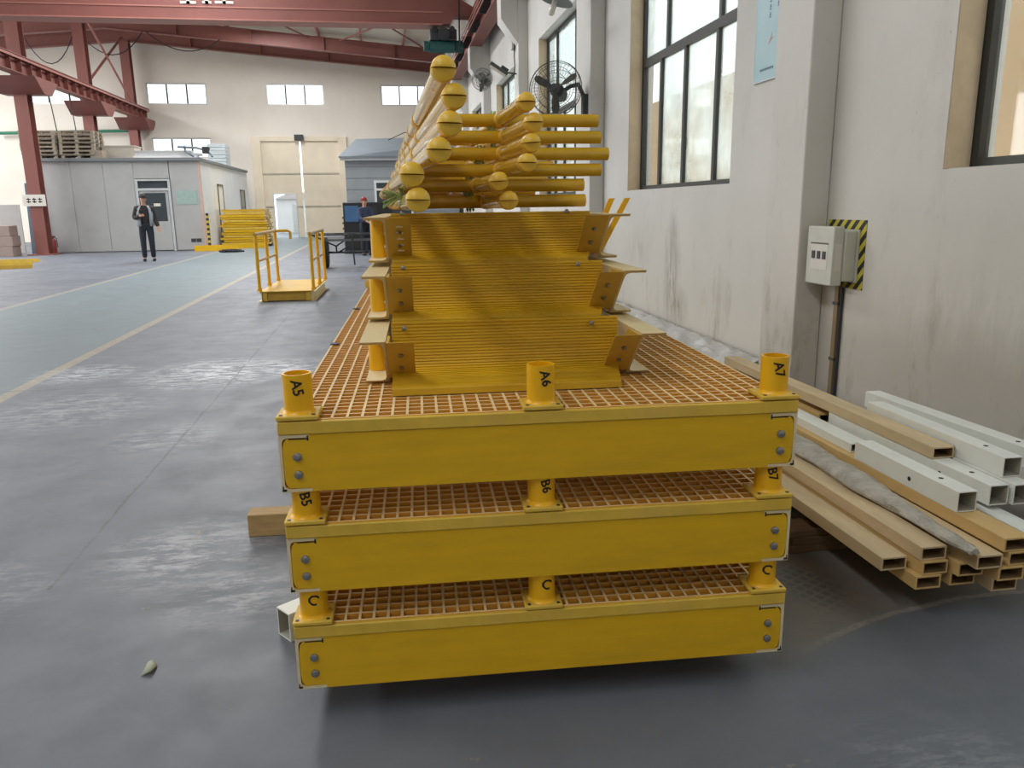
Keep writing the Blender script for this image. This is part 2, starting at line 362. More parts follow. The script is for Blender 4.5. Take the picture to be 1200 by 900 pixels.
# right wall with window openings
wins = [(1.0+BAY*k, 3.98+BAY*k) for k in range(-1, 7)]
ZS, ZH = 1.52, 4.37
b = MB(); b.box((XW, Y0, 0), (XW+0.3, YB+0.3, ZS)); b.box((XW, Y0, ZH), (XW+0.3, YB+0.3, 9.0))
prev = Y0
for a0, a1 in wins:
    if a0 > YB: break
    b.box((XW, prev, ZS), (XW+0.3, a0, ZH)); prev = a1
b.box((XW, prev, ZS), (XW+0.3, YB+0.3, ZH))
wall_r = struct(b.build('wall_right', WALL, smooth=False), 'off-white plastered wall with scuffs and tall windows')
for k in range(-1, 7):
    y0, y1 = 5.08+BAY*k, 5.58+BAY*k
    if y1 > YB: break
    p = MB().box((2.8, y0, 0), (XW, y1, 8.6)).build('pillar', WALL, wall_r, bevel=0.012)
    if k >= 1:
        MB().prism([(2.8, y0, 4.5), (2.46, y0, 4.95), (2.46, y0, 5.5), (2.8, y0, 5.5)], (0, y1-y0, 0)).build('corbel', WALL, p, bevel=0.01)
for k, (a0, a1) in enumerate(wins):
    if k > 6: break
    s = MB().box((XW+0.02, a0-0.02, ZS-0.03), (XW+0.28, a1+0.02, ZS+0.004)).build('window_sill', CONC, wall_r)
    for yj, e_ in ((a0, 0.006), (a1, -0.006)): MB().box((XW+0.004, yj, ZS+0.005), (XW+0.155, yj+e_, ZH-0.001)).build('window_jamb', mat('jamb_beige', (206, 186, 156), 0.75, 0.08, 3, dirt=(160, 140, 112)), wall_r)
    xg = XW+0.19
    w = bpy.data.objects.new('window_%d' % (k+1), None); COL.objects.link(w); w.location = (xg, a0, ZS)
    struct(w, 'tall dark-framed window with a transom in the right wall')
    L, HH = a1-a0, ZH-ZS; zt = 1.47
    fr = MB(); fw_ = 0.055
    for q in (((0, 0, 0), (fw_, 0, HH)), ((0, L-fw_, 0), (0, L, HH)), ((0, 0, 0), (0, L, fw_)), ((0, 0, HH-fw_), (0, L, HH)), ((0, 0, zt-0.04), (0, L, zt+0.04))):
        pass
    fr.box((-0.03, 0, 0), (0.03, fw_, HH)).box((-0.03, L-fw_, 0), (0.03, L, HH)).box((-0.03, fw_, 0), (0.03, L-fw_, fw_)).box((-0.03, fw_, HH-fw_), (0.03, L-fw_, HH)).box((-0.03, fw_, zt-0.045), (0.03, L-fw_, zt+0.045))
    fr.build('window_frame', FRAME, w)
    up = [0, 0.74, 2.16, L]; lo = [0, 0.78, 1.6, 2.34, L]
    for zz0, zz1, cuts in ((zt+0.045, HH-fw_, up), (fw_, zt-0.045, lo)):
        for c_ in cuts[1:-1]: MB().box((-0.025, c_-0.03, zz0), (0.025, c_+0.03, zz1)).build('mullion', FRAME, w)
        for i in range(len(cuts)-1):
            clear = (zz0 < 1 and i == len(cuts)-2)
            MB().box((0.008, cuts[i]+0.03, zz0), (0.014, cuts[i+1]-0.03, zz1)).build('pane', GLASSC if clear else GLASS, w, smooth=False)
# neighbouring wall outside those windows
struct(MB().box((6.2, -6, -0.2), (6.5, YB, 3.6)).build('wall_outside', mat('outside_beige', (206, 176, 140), 0.8, 0.08, 0.8), smooth=False), 'beige boundary wall outside the right windows')
# back wall with windows and the big door opening
opens = []
for x0, x1 in ((-15.6, -12.96), (-10.5, -7.86), (-5.18, -2.54), (0.14, 2.78)): opens.append((x0, x1, 6.14, 7.08))
opens.append((-10.5, -7.86, 3.75, 4.66))
opens.append((-21.2, -18.6, 6.14, 7.08))
XD0, XD1, ZD = -5.62, -2.02, 4.5
zs = sorted({0.0, 11.6, 3.75, 4.5, 4.66, 6.14, 7.08})
b = MB()
allop = opens+[(XD0, XD1, 0.0, ZD)]
for i in range(len(zs)-1):
    za, zb = zs[i], zs[i+1]; xs = sorted((o[0], o[1]) for o in allop if o[2] <= za+1e-4 and o[3] >= zb-1e-4)
    p = XL-0.3
    for x0, x1 in xs: b.box((p, YB, za), (x0, YB+0.3, zb)); p = x1
    b.box((p, YB, za), (XW+0.3, YB+0.3, zb))
wall_b = struct(b.build('wall_back', WALLB, smooth=False), 'cream plastered end wall with high windows')
for k, (x0, x1, z0, z1) in enumerate(opens):
    w = bpy.data.objects.new('window_%d' % (20+k), None); COL.objects.link(w); w.location = (x0, YB+0.1, z0)
    struct(w, 'low wide three-pane window behind the cabin roof' if k == 4 else 'high wide three-pane window in the end wall')
    L, h = x1-x0, z1-z0
    MB().box((0, -0.04, 0), (0.05, 0.04, h)).box((L-0.05, -0.04, 0), (L, 0.04, h)).box((0.05, -0.04, 0), (L-0.05, 0.04, 0.05)).box((0.05, -0.04, h-0.05), (L-0.05, 0.04, h)).build('window_frame', ALU, w)
    for i in (1, 2): MB().box((L*i/3-0.03, -0.035, 0.05), (L*i/3+0.03, 0.035, h-0.05)).build('mullion', FRAME, w)
    for i in range(3): MB().box((L*i/3+0.035, -0.003, 0.05), (L*(i+1)/3-0.035, 0.003, h-0.05)).build('pane', GLASSC, w, smooth=False)
# big two-leaf door
d = bpy.data.objects.new('door_1', None); COL.objects.link(d); d.location = (XD0, YB, 0); struct(d, 'tall cream double door of the end wall with a narrow bright gap and an open wicket')
LD = XD1-XD0; xm = XD1-XD0-1.78
fr = MB().box((-0.42, -0.1, 0), (0.0, 0.0, ZD+0.2)).box((LD, -0.1, 0), (LD+0.42, 0.0, ZD+0.2)).box((0, -0.1, ZD), (LD, 0.0, ZD+0.2)); fr.build('door_frame', DOORC, d, bevel=0.01)
lf = MB()   # left leaf with wicket opening 0.42..1.46 x 0..2.04
lf.box((0.001, 0.02, 0.02), (0.42, 0.09, ZD-0.02)).box((1.46, 0.02, 0.02), (xm-0.05, 0.09, ZD-0.02)).box((0.42, 0.02, 2.04), (1.46, 0.09, ZD-0.02)); lf.build('door_leaf', DOORC, d, smooth=False)
MB().box((xm+0.03, 0.02, 0.02), (LD-0.001, 0.09, ZD-0.001)).build('door_leaf', DOORC, d, smooth=False)
for x0, x1 in ((0.02, xm-0.05), (xm+0.03, LD-0.02)):
    for z in (3.0, 1.46):
        if z < 2 and x0 < 0.1:
            MB().box((1.46, -0.01, z-0.035), (x1, 0.02, z+0.035)).build('rail', DOORF, d)
            MB().box((x0, -0.01, z-0.035), (0.42, 0.02, z+0.035)).build('rail', DOORF, d)
        else: MB().box((x0, -0.01, z-0.035), (x1, 0.02, z+0.035)).build('rail', DOORF, d)
MB().box((0.38, -0.012, 0), (0.42, 0.02, 2.08)).box((1.46, -0.012, 0), (1.5, 0.02, 2.08)).box((0.42, -0.012, 2.04), (1.46, 0.02, 2.08)).build('wicket_frame', ALU, d)
MB().box((xm-0.22, -0.3, ZD+0.02), (xm+0.2, -0.1, ZD+0.28)).build('door_operator', DARK, d, bevel=0.01)
# left wall, wall behind the camera, yard building outside
struct(MB().box((XL-0.3, Y0, 0), (XL, YB+0.3, 10.2)).build('wall_left', WALLB, smooth=False), 'pale far side wall of the neighbouring bay')
struct(MB().box((XL, Y0-0.3, 0), (XW+0.3, Y0, 11.6)).build('wall_front', WALLB, smooth=False), 'pale end wall behind the camera')
# roof: a shallow gable about the column line
XR = -11.0; ZE, SL = 8.27, 0.085
zr = lambda x: ZE + SL*(2.8-x) if x > XR else ZE + SL*(2.8-XR) - SL*(XR-x)
b = MB()
for x0, x1 in ((XW+0.3, XR), (XR, XL-0.3)):
    b.raw([(x0, Y0-0.3, zr(x0)), (x1, Y0-0.3, zr(x1)), (x1, YB+0.3, zr(x1)), (x0, YB+0.3, zr(x0)), (x0, Y0-0.3, zr(x0)+0.12), (x1, Y0-0.3, zr(x1)+0.12), (x1, YB+0.3, zr(x1)+0.12), (x0, YB+0.3, zr(x0)+0.12)],
          ((0, 1, 2, 3), (4, 7, 6, 5), (0, 4, 5, 1), (1, 5, 6, 2), (2, 6, 7, 3), (3, 7, 4, 0)))
ceil = struct(b.build('ceiling', ROOFM, smooth=False), 'pale sheet roof')
for x in (1.2, -0.6, -2.4, -6.2, -8.0, -9.6):
    MB().box((x-0.035, 10, zr(x)-0.17), (x+0.035, YB, zr(x)-0.002)).build('purlin', REDL, ceil)
def rafter(y, name='rafter'):
    b = MB(); dep, fl = 0.56, 0.14
    for x0, x1 in ((2.95, XR), (XR, -25.9)):
        a, c = zr(x0)-0.18, zr(x1)-0.18
        for (z0, z1, w) in ((-dep, -dep+0.03, fl), (-dep+0.03, -0.03, 0.008), (-0.03, 0, fl)):
            b.raw([(x0, y-w, a+z0), (x1, y-w, c+z0), (x1, y+w, c+z0), (x0, y+w, a+z0), (x0, y-w, a+z1), (x1, y-w, c+z1), (x1, y+w, c+z1), (x0, y+w, a+z1)],
                  ((0, 1, 2, 3), (4, 7, 6, 5), (0, 4, 5, 1), (1, 5, 6, 2), (2, 6, 7, 3), (3, 7, 4, 0)))
    o = b.build(name, RED, ceil, smooth=False)
    for x in (0.8, -2.2, -5.2, -8.2):
        z = zr(x)-0.18
        MB().box((x-0.006, y-0.13, z-dep+0.03), (x+0.006, y-0.008, z-0.03)).build('stiffener', REDL, o)
for y in (5.3, 11.0, 16.7, 22.4, 28.1, 37.0, 39.6): rafter(y)
def bar_between(p, q, r, name, m, parent): return MB().cyl(p, q, r, n=8).build(name, m, parent)
for (xa, xb) in ((-1.5, 2.2), (2.2, -1.5)):
    bar_between((xa, 28.3, zr(xa)-0.3), (xb, 36.7, zr(xb)-0.3), 0.035, 'roof_brace', RED, ceil)
bar_between((-6.5, 28.3, zr(-6.5)-0.3), (-2.8, 36.7, zr(-2.8)-0.3), 0.035, 'roof_brace', RED, ceil)

# ------------------------------------------------------------------ steel columns and crane
def hsec(b, x, y, z0, z1, w, d):
    b.box((x-w/2, y-d/2, z0), (x+w/2, y-d/2+0.03, z1)).box((x-w/2, y+d/2-0.03, z0), (x+w/2, y+d/2, z1)).box((x-0.012, y-d/2+0.03, z0), (x+0.012, y+d/2-0.03, z1))
    return b
COLY = [28.1, 33.9, 39.55]
clab = ['red oxide steel column with a white sign beside the grey cabin', 'red oxide steel column rising behind the pallets on the cabin roof', 'red oxide steel column standing against the end wall']
for y, lb in zip(COLY, clab):
    c = thing('steel_column', lb, 'column', (XR, y, 0))
    hsec(MB(), 0, 0, 0, zr(XR)-0.76, 0.38, 0.42).build('shaft', RED, c, smooth=False)
    MB().box((-0.4, -0.38, 0), (0.4, 0.38, 0.03)).build('base_plate', RED, c)
    for sx in (-1, 1):
        pass
    MB().prism([(-0.55, -0.9, 5.4), (-0.55, 0.9, 5.4), (-0.55, 0.3, 4.95), (-0.55, -0.3, 4.95)], (1.3, 0, 0)).build('bracket', RED, c)
# left runway
rw = thing('crane_runway_beam', 'red crane runway beam with ribs and a pale rail carried by steel columns', 'beam', (XR+0.35, 15, 5.4))
LR = 25.2
MB().box((-0.16, 0, 0), (0.16, LR, 0.03)).box((-0.01, 0, 0.03), (0.01, LR, 0.5)).box((-0.2, 0, 0.5), (0.2, LR, 0.53)).build('girder', RED, rw, smooth=False)
MB().box((-0.04, 0, 0.53), (0.04, LR, 0.6)).build('crane_rail', ALU, rw)
MB().box((0.19, 0, 0.40), (0.22, LR, 0.47)).build('conductor_bar', REDL, rw)
k = 0.5; rib = None
while k < LR:
    if rib is None: rib = MB().box((0.01, -0.01, 0.03), (0.155, 0.01, 0.5)).build('rib', RED, rw); rib.location = (0, k, 0)
    else: share(rib, 'rib', rw, (0, k, 0))
    k += 0.72
xb1 = thing('column_brace', 'crossed red angle braces between the two rear steel columns', 'brace', (XR, COLY[1], 6.2))
MB().cyl((0, 0.3, 0), (0, 5.3, 2.6), 0.05, n=8).build('diagonal', RED, xb1); MB().cyl((0.08, 0.3, 2.6), (0.08, 5.3, 0), 0.05, n=8).build('diagonal', REDL, xb1)
sg = thing('column_sign', 'small white notice with dark characters on red steel column', 'sign', (XR, COLY[0]-0.27, 1.55))
MB().box((-0.34, -0.02, 0), (0.34, 0, 0.36)).build('board', SIGNW, sg)
b = MB()
for i in range(3):
    x = -0.22+i*0.17
    b.box((x, -0.024, 0.12), (x+0.12, -0.02, 0.15)).box((x, -0.024, 0.2), (x+0.12, -0.02, 0.23)).box((x+0.045, -0.024, 0.1), (x+0.07, -0.02, 0.26))
b.build('characters', INK, sg)
# right runway
rr = thing('crane_runway_beam', 'red crane runway beam on the plaster corbels of the right wall', 'beam', (2.62, 8, 5.5))
MB().box((-0.16, 0, 0), (0.16, 32, 0.03)).box((-0.01, 0, 0.03), (0.01, 32, 0.42)).box((-0.16, 0, 0.42), (0.16, 32, 0.45)).build('girder', RED, rr, smooth=False)
MB().box((-0.035, 0, 0.45), (0.035, 32, 0.52)).build('crane_rail', DARK, rr)
for i, z in enumerate((0.16, 0.26, 0.36)): MB().box((-0.3, 0, z), (-0.28, 32, z+0.025)).build('conductor_bar', REDL, rr)
for i in range(16): MB().box((-0.28, 1+2*i, 0.1), (-0.01, 1.03+2*i, 0.4)).build('conductor_hanger', DARK, rr)
# bridge
YBR = 21.6; ZBR = 5.86
br = thing('bridge_crane', 'red overhead bridge crane girder spanning the hall', 'crane', (-4.2, YBR, ZBR))
MB().prism([(-6.0, -0.22, 0.0), (6.1, -0.22, 0.0), (6.2, -0.22, 0.2), (6.72, -0.22, 0.2), (6.72, -0.22, 0.4), (5.9, -0.22, 0.85), (-6.0, -0.22, 0.85)], (0, 0.44, 0)).build('girder', RED, br, smooth=False)
MB().box((-6.0, -0.3, -0.03), (5.9, 0.3, 0.0)).build('lower_flange', REDL, br)
MB().box((-6.0, -0.235, 0.26), (5.9, -0.22, 0.29)).build('weld_strip', REDL, br)
for x, nm in ((6.82, 'a'), (-6.4, 'b')): MB().box((x-0.14, -1.3, 0.175), (x+0.14, 1.3, 0.45)).build('end_carriage', RED, br, bevel=0.02)
for (xa_, xb_) in ((211, 228), (237, 246), (252, 272)):
    pa, pb = py(xa_, 4, YBR-0.235), py(xb_, -14, YBR-0.235); bb = MB(); ox, oz = 4.2, -ZBR
    bb.box((pa.x+ox, -0.236, pa.z+oz), (pb.x+ox, -0.2205, pa.z+oz+0.06)).box((pa.x+ox, -0.236, pa.z+oz+0.1), (pb.x+ox, -0.2205, pa.z+oz+0.15)).box(((pa.x+pb.x)/2+ox-0.04, -0.236, pa.z+oz), ((pa.x+pb.x)/2+ox+0.04, -0.2205, pa.z+oz+0.3))
    bb.build('white_lettering', SIGNW, br)
ho = thing('electric_hoist', 'dark green electric hoist hanging under the red crane girder', 'hoist', (1.72, YBR, ZBR-0.03))
MB().box((-0.34, -0.16, -0.34), (0.34, 0.16, -0.06)).build('trolley', DARK, ho, bevel=0.03)
for x in (-0.22, 0.22): MB().cyl((x, -0.2, -0.07), (x, -0.12, -0.07), 0.07, n=14).build('trolley_wheel', DARK, ho)
MB().cyl((0.0, -0.28, -0.2), (0.0, -0.14, -0.2), 0.15, n=20).cyl((0, -0.29, -0.2), (0, -0.28, -0.2), 0.06).build('motor', DARK, ho)
MB().cyl((-0.36, 0, -0.46), (0.28, 0, -0.46), 0.155, n=22).build('drum', HOISTG, ho)
MB().cyl((0.3, 0, -0.46), (0.5, 0, -0.46), 0.14, n=20).build('gearbox', HOISTG, ho)
MB().cyl((-0.5, 0, -0.46), (-0.37, 0, -0.46), 0.12, n=20).build('motor_cap', HOISTG, ho)
for i in range(9): MB().cyl((0.305+i*0.02, 0, -0.46), (0.313+i*0.02, 0, -0.46), 0.155, n=20).build('cooling_fin', HOISTG, ho)
MB().cyl((-0.05, 0, -0.6), (-0.05, 0, -1.15), 0.012, n=6).cyl((0.02, 0, -0.6), (0.02, 0, -1.15), 0.012, n=6).build('wire_rope', DARK, ho)
MB().box((-0.07, -0.05, -1.3), (0.04, 0.05, -1.12)).build('hook_block', DARK, ho, bevel=0.015)
MB().sweep([(-0.015, 0, -1.3), (-0.015, 0, -1.4), (0.04, 0, -1.46), (0.05, 0, -1.54), (-0.015, 0, -1.6), (-0.08, 0, -1.54)], 0.018).build('hook', DARK, ho)
def cable(name, label, pts, r, m=BLACK, cat='cable', sag=0.0, group=None):
    P_ = [Vector(p) for p in pts]; path = []
    for i in range(len(P_)-1):
        for k in range(10):
            f = k/10; p = P_[i].lerp(P_[i+1], f); p.z -= sag*4*f*(1-f); path.append(p)
    path.append(P_[-1])
    o = MB().sweep(path, r, 6).build(name, m); return tag(o, label, cat, group)
cable('hoist_cable', 'black pendant cable hanging beside the green hoist', [(2.12, YBR-0.35, 6.6), (2.1, YBR-0.35, 5.2)], 0.022)
for i, (a, c_) in enumerate((((25, 40), (88, 42)), ((92, 60), (168, 45)), ((172, 45), (258, 48)))):
    p, q = py(*a, 36.84), py(*c_, 36.84)
    for e_ in (p, q): e_.z = zr(e_.x)-0.18-0.56+0.02
    cable('festoon_cable', ['drooping black cable between the front and second steel columns', 'drooping black cable under the rafter between red columns', 'drooping black cable running along the red rafter'][i], [p, q], 0.02, sag=[1.25, 0.95, 0.6][i])
for i, (yy, zz) in enumerate(((29.3, 3.98), (31.2, 3.2))):
    cable('drop_cable', ['thin black cable hanging down over the stacked pallets', 'thin black cable hanging beside the second red column'][i], [(XR+0.3, yy, 5.42), (XR+0.42, yy, zz)], 0.018)
gp = MB()
A, B_, C_ = py(0, 156, 40.0), py(160, 153, 40.0), py(162, 175, 40.0)
gp.sweep([A, B_, B_+Vector((0.02, 0, -0.05)), C_], 0.07, 8)
tag(gp.build('green_pipe', GREEN), 'green service pipe running along the end wall behind columns', 'pipe')

# ------------------------------------------------------------------ THE STACK (local frame u across, v deep)
AST = math.radians(-2.4); OST = Vector((-0.287, 1.945, 0))
WST, LST = 1.357, 4.4; P = 0.0377
mGR = None
def grating_mesh(v0, v1, u0=0.02, u1=WST-0.02, dep=0.036):
    b = MB(); n = round((u1-u0)/P); t = 0.0034
    for i in range(n+1):
        u = u0 + (u1-u0)*i/n; b.box((u-t, v0, -dep), (u+t, v1, 0.0), top=1)
    m = round((v1-v0)/P)
    for j in range(m+1):
        v = v0 + (v1-v0)*j/m
        b.box((u0, v-t, -dep), (u1, v+t, -0.0006), top=1)
    return b
def text_mesh(s, size):
    cu = bpy.data.curves.new('t', 'FONT'); cu.body = s; cu.size = size; cu.align_x = 'CENTER'; cu.align_y = 'CENTER'; cu.resolution_u = 2; cu.offset = 0.0008
    o = bpy.data.objects.new('t', cu); COL.objects.link(o); dg = bpy.context.evaluated_depsgraph_get(); dg.update()
    me = bpy.data.meshes.new_from_object(o.evaluated_get(dg)); bpy.data.objects.remove(o); bpy.data.curves.remove(cu)
    return me
def mark_on_post(s, size, r, ang, zc, rot, parent, c):
    me = text_mesh(s, size)
    bm = bmesh.new(); bm.from_mesh(me); bmesh.ops.triangulate(bm, faces=bm.faces); bmesh.ops.subdivide_edges(bm, edges=bm.edges, cuts=3, use_grid_fill=True); bm.to_mesh(me); bm.free()
    for v in me.vertices:
        x, y = v.co.x, v.co.y; x, y = x*math.cos(rot)-y*math.sin(rot), x*math.sin(rot)+y*math.cos(rot)
        a = ang + x/r; v.co = (c[0]+(r+0.0012)*math.sin(a), c[1]-(r+0.0012)*math.cos(a), zc+y)
    me.materials.clear(); me.materials.append(INK)
    o = bpy.data.objects.new('marker_writing', me); COL.objects.link(o); o.parent = parent; return o
panels = [(0.012, 1.118), (1.126, 2.2), (2.208, 3.3), (3.308, LST-0.012)]
gmesh = [grating_mesh(*p).mesh('grating_panel', [GRATE, GRTOP], smooth=False) for p in panels]
ZP = [0.10, 0.383, 0.660]
plab = ['lowest of three yellow grating platforms, resting on timber and tube over the floor', 'middle yellow grating platform of the stack of three', 'topmost yellow grating platform, carrying the deck units and handrails']
marks = [['C', 'C', 'C'], ['B5', 'B6', 'B7'], ['A5', 'A6', 'A7']]
bolt_b = MB().lathe([(0.0001, 0), (0.0125, 0), (0.0125, 0.007), (0.009, 0.009), (0.0001, 0.009)], 10, Matrix.Rotation(math.pi/2, 4, 'X'))
bolt_me = bolt_b.mesh('bolt', STEEL)
def bolt_at(parent, loc, rot=(0, 0, 0), name='bolt', sc=1.0):
    o = bpy.data.objects.new(name, bolt_me); COL.objects.link(o); o.parent = parent; o.location = loc; o.rotation_euler = rot; o.scale = (sc,)*3; return o
for k in range(3):
    t = thing('grating_platform', plab[k], 'platform', (OST.x, OST.y, ZP[k]), AST, 'stacked yellow platforms')
    hc = 0.150; th = 0.008; fl = 0.075
    # front and rear fascia: full height in the middle, tucked inside the side channels at both ends
    n = fl
    prof = [(th+0.001, 0, th+0.03), (th+0.004, 0, th+0.012), (th+0.012, 0, th+0.002), (n, 0, th+0.001), (n, 0, 0), (WST-n, 0, 0), (WST-n, 0, th+0.001), (WST-th-0.012, 0, th+0.002), (WST-th-0.004, 0, th+0.012), (WST-th-0.001, 0, th+0.03),
            (WST-th-0.001, 0, hc-th-0.03), (WST-th-0.004, 0, hc-th-0.012), (WST-th-0.012, 0, hc-th-0.002), (WST-n, 0, hc-th-0.001), (WST-n, 0, hc), (n, 0, hc), (n, 0, hc-th-0.001), (th+0.012, 0, hc-th-0.002), (th+0.004, 0, hc-th-0.012), (th+0.001, 0, hc-th-0.03)]
    MB().prism(prof, (0, 0.012, 0)).build('front_fascia', Y_FRP, t, smooth=False)
    MB().box((n, LST-0.012, 0), (WST-n, LST, hc)).build('rear_fascia', Y_FRP, t, smooth=False)
    for s_ in (0, 1):
        f = (lambda x: WST-x) if s_ else (lambda x: x)
        pts = [(f(0), 0.001, 0), (f(fl), 0.001, 0), (f(fl), 0.001, th), (f(th+0.012), 0.001, th), (f(th+0.003), 0.001, th+0.004), (f(th), 0.001, th+0.013), (f(th), 0.001, hc-th-0.013), (f(th+0.003), 0.001, hc-th-0.004), (f(th+0.012), 0.001, hc-th), (f(fl), 0.001, hc-th), (f(fl), 0.001, hc), (f(0), 0.001, hc)]
        sc_ = MB().prism(pts, (0, LST-0.002, 0)).build('side_channel', [Y_FRP], t, smooth=False)
        ee = MB().prism([(p[0], 0.0008, p[2]) for p in pts], (0, -0.0012, 0)).build('cut_edge', CREAM, sc_, smooth=False, label='pale raw cut end of channel')
        im = MB(); im2 = MB()
        x = f(fl-0.004); im.box((f(fl-0.002), -0.0008, hc-th-0.0045), (f(fl-0.05), -0.0005, hc-th-0.0015)).box((f(fl-0.001), -0.0008, hc-th-0.008), (f(fl-0.005), -0.0005, hc-0.003))
        im2.box((f(0.001), -0.0008, 0.002), (f(0.012), -0.0005, 0.008)).box((f(0.002), -0.0008, 0.006), (f(0.005), -0.0005, 0.016)); im.build('marker_tick', INK, sc_); im2.build('marker_tick', INK, sc_)
        for z in (0.046, 0.093): bolt_at(t, (f(0.044 if k else 0.047), 0.0, z), sc=0.86)
    MB().box((0.0, -0.004, hc+0.0008), (WST, 0.010, hc+0.0345)).build('edge_strip', Y_LIP, t, bevel=0.003)
    MB().box((0, LST-0.01, hc+0.0008), (WST, LST+0.004, hc+0.0345)).build('edge_strip', Y_LIP, t)
    for i in (0.33, 0.66, 1.0):
        for j in range(1, 4):
            pass
    for j in range(1, 4): MB().box((th+0.002, LST*j/4-0.03, 0.03), (WST-th-0.002, LST*j/4+0.03, hc-th-0.004)).build('cross_beam', Y_FRP, t)
    for i, me in enumerate(gmesh):
        o = bpy.data.objects.new('grating_panel', me); COL.objects.link(o); o.parent = t; o.location = (0, 0, hc+0.037)
    for vj in (1.122, 2.204, 3.304):
        for uu in (0.03, WST-0.03):
            MB().box((uu-0.016, vj-0.02, hc+0.037), (uu+0.016, vj+0.02, hc+0.041)).build('grating_clip', DARK, t)
    hp = 0.098 if k < 2 else 0.104
    zb = hc+0.0375
    for row, vv in ((0, 0.043), (1, LST-0.05)):
        for i, uu in enumerate((0.05, 0.668, WST-0.052)):
            pl = MB().box((uu-0.052, vv-0.05, zb), (uu+0.052, vv+0.05, zb+0.012)).build('post_plate', Y_LIP, t, bevel=0.003)
            h_ = (ZP[k+1]-ZP[k]-zb-0.0015) if k < 2 else 0.112
            po = MB().pipe((uu, vv, zb+0.012), (uu, vv, zb+h_), 0.0365, 0.031, 28).build('post_sleeve', Y_POST, t)
            MB().lathe([(0.0415, 0), (0.0385, 0.003), (0.0367, 0.009)], 24, T(uu, vv, zb+0.012)).build('weld_collar', Y_POST, po)
            if row == 0:
                for (dx, dy) in ((-0.04, -0.038), (0.04, -0.038)):
                    MB().cyl((uu+dx, vv+dy, zb+0.012), (uu+dx, vv+dy, zb+0.0135), 0.005, n=8).build('screw', DARK, pl)
                mark_on_post(marks[k][i], 0.036 if k else 0.04, 0.0365, [0.1, 0.2, -0.1][i], zb+(0.066 if k < 2 else 0.08), [math.pi/2*-0.9, -1.4, -1.35][i] if k else -0.4, po, (uu, vv))
# supports below the stack
def slocal(u, v, z=0.0): return Vector((OST.x + u*math.cos(AST) - v*math.sin(AST), OST.y + u*math.sin(AST) + v*math.cos(AST), z))
o = MB().box((0, 0, 0), (1.95, 0.09, 0.0995)).build('timber_beam', WOOD, bevel=0.004); o.location = slocal(-0.40, 1.29); o.rotation_euler.z = AST; tag(o, 'sawn timber beam sticking out from under the yellow stack', 'timber')
o = MB().box((0, 0, 0), (1.75, 0.09, 0.0995)).build('timber_beam', WOOD, bevel=0.004); o.location = slocal(-0.1, 4.05); o.rotation_euler.z = AST; tag(o, 'sawn timber beam under the far end of the yellow stack', 'timber')
def rect_tube(b, M, w, h, L, t_):
    o_ = [(-w/2, 0), (w/2, 0), (w/2, h), (-w/2, h)]; i_ = [(-w/2+t_, t_), (w/2-t_, t_), (w/2-t_, h-t_), (-w/2+t_, h-t_)]
    vs = []
    for y in (0, L):
        for pt in o_+i_: vs.append(M @ Vector((pt[0], y, pt[1])))
    outer = []; inner = []
    for i in range(4):
        j = (i+1) % 4
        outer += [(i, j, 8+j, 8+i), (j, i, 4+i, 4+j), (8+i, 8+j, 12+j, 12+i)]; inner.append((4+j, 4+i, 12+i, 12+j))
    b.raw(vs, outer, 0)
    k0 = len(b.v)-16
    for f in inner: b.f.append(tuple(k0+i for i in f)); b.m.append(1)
    return b
def tube_obj(name, label, cat, w, h, L, loc, yaw, mats, group=None, pitch=0.0, t_=0.006):
    o = rect_tube(MB(), Matrix.Identity(4), w, h, L, t_).build(name, mats, smooth=False, bevel=0.0015)
    o.location = loc; o.rotation_euler = (pitch, 0, yaw); return tag(o, label, cat, group)
p_ = Vector((-0.383, 2.393, 0))
tube_obj('white_square_tube', 'white square tube poking out beneath the lowest yellow platform', 'tube', 0.076, 0.0985, 1.2, (p_.x, p_.y, 0.0005), math.radians(-53), [WHITE_T, WHITE_I])

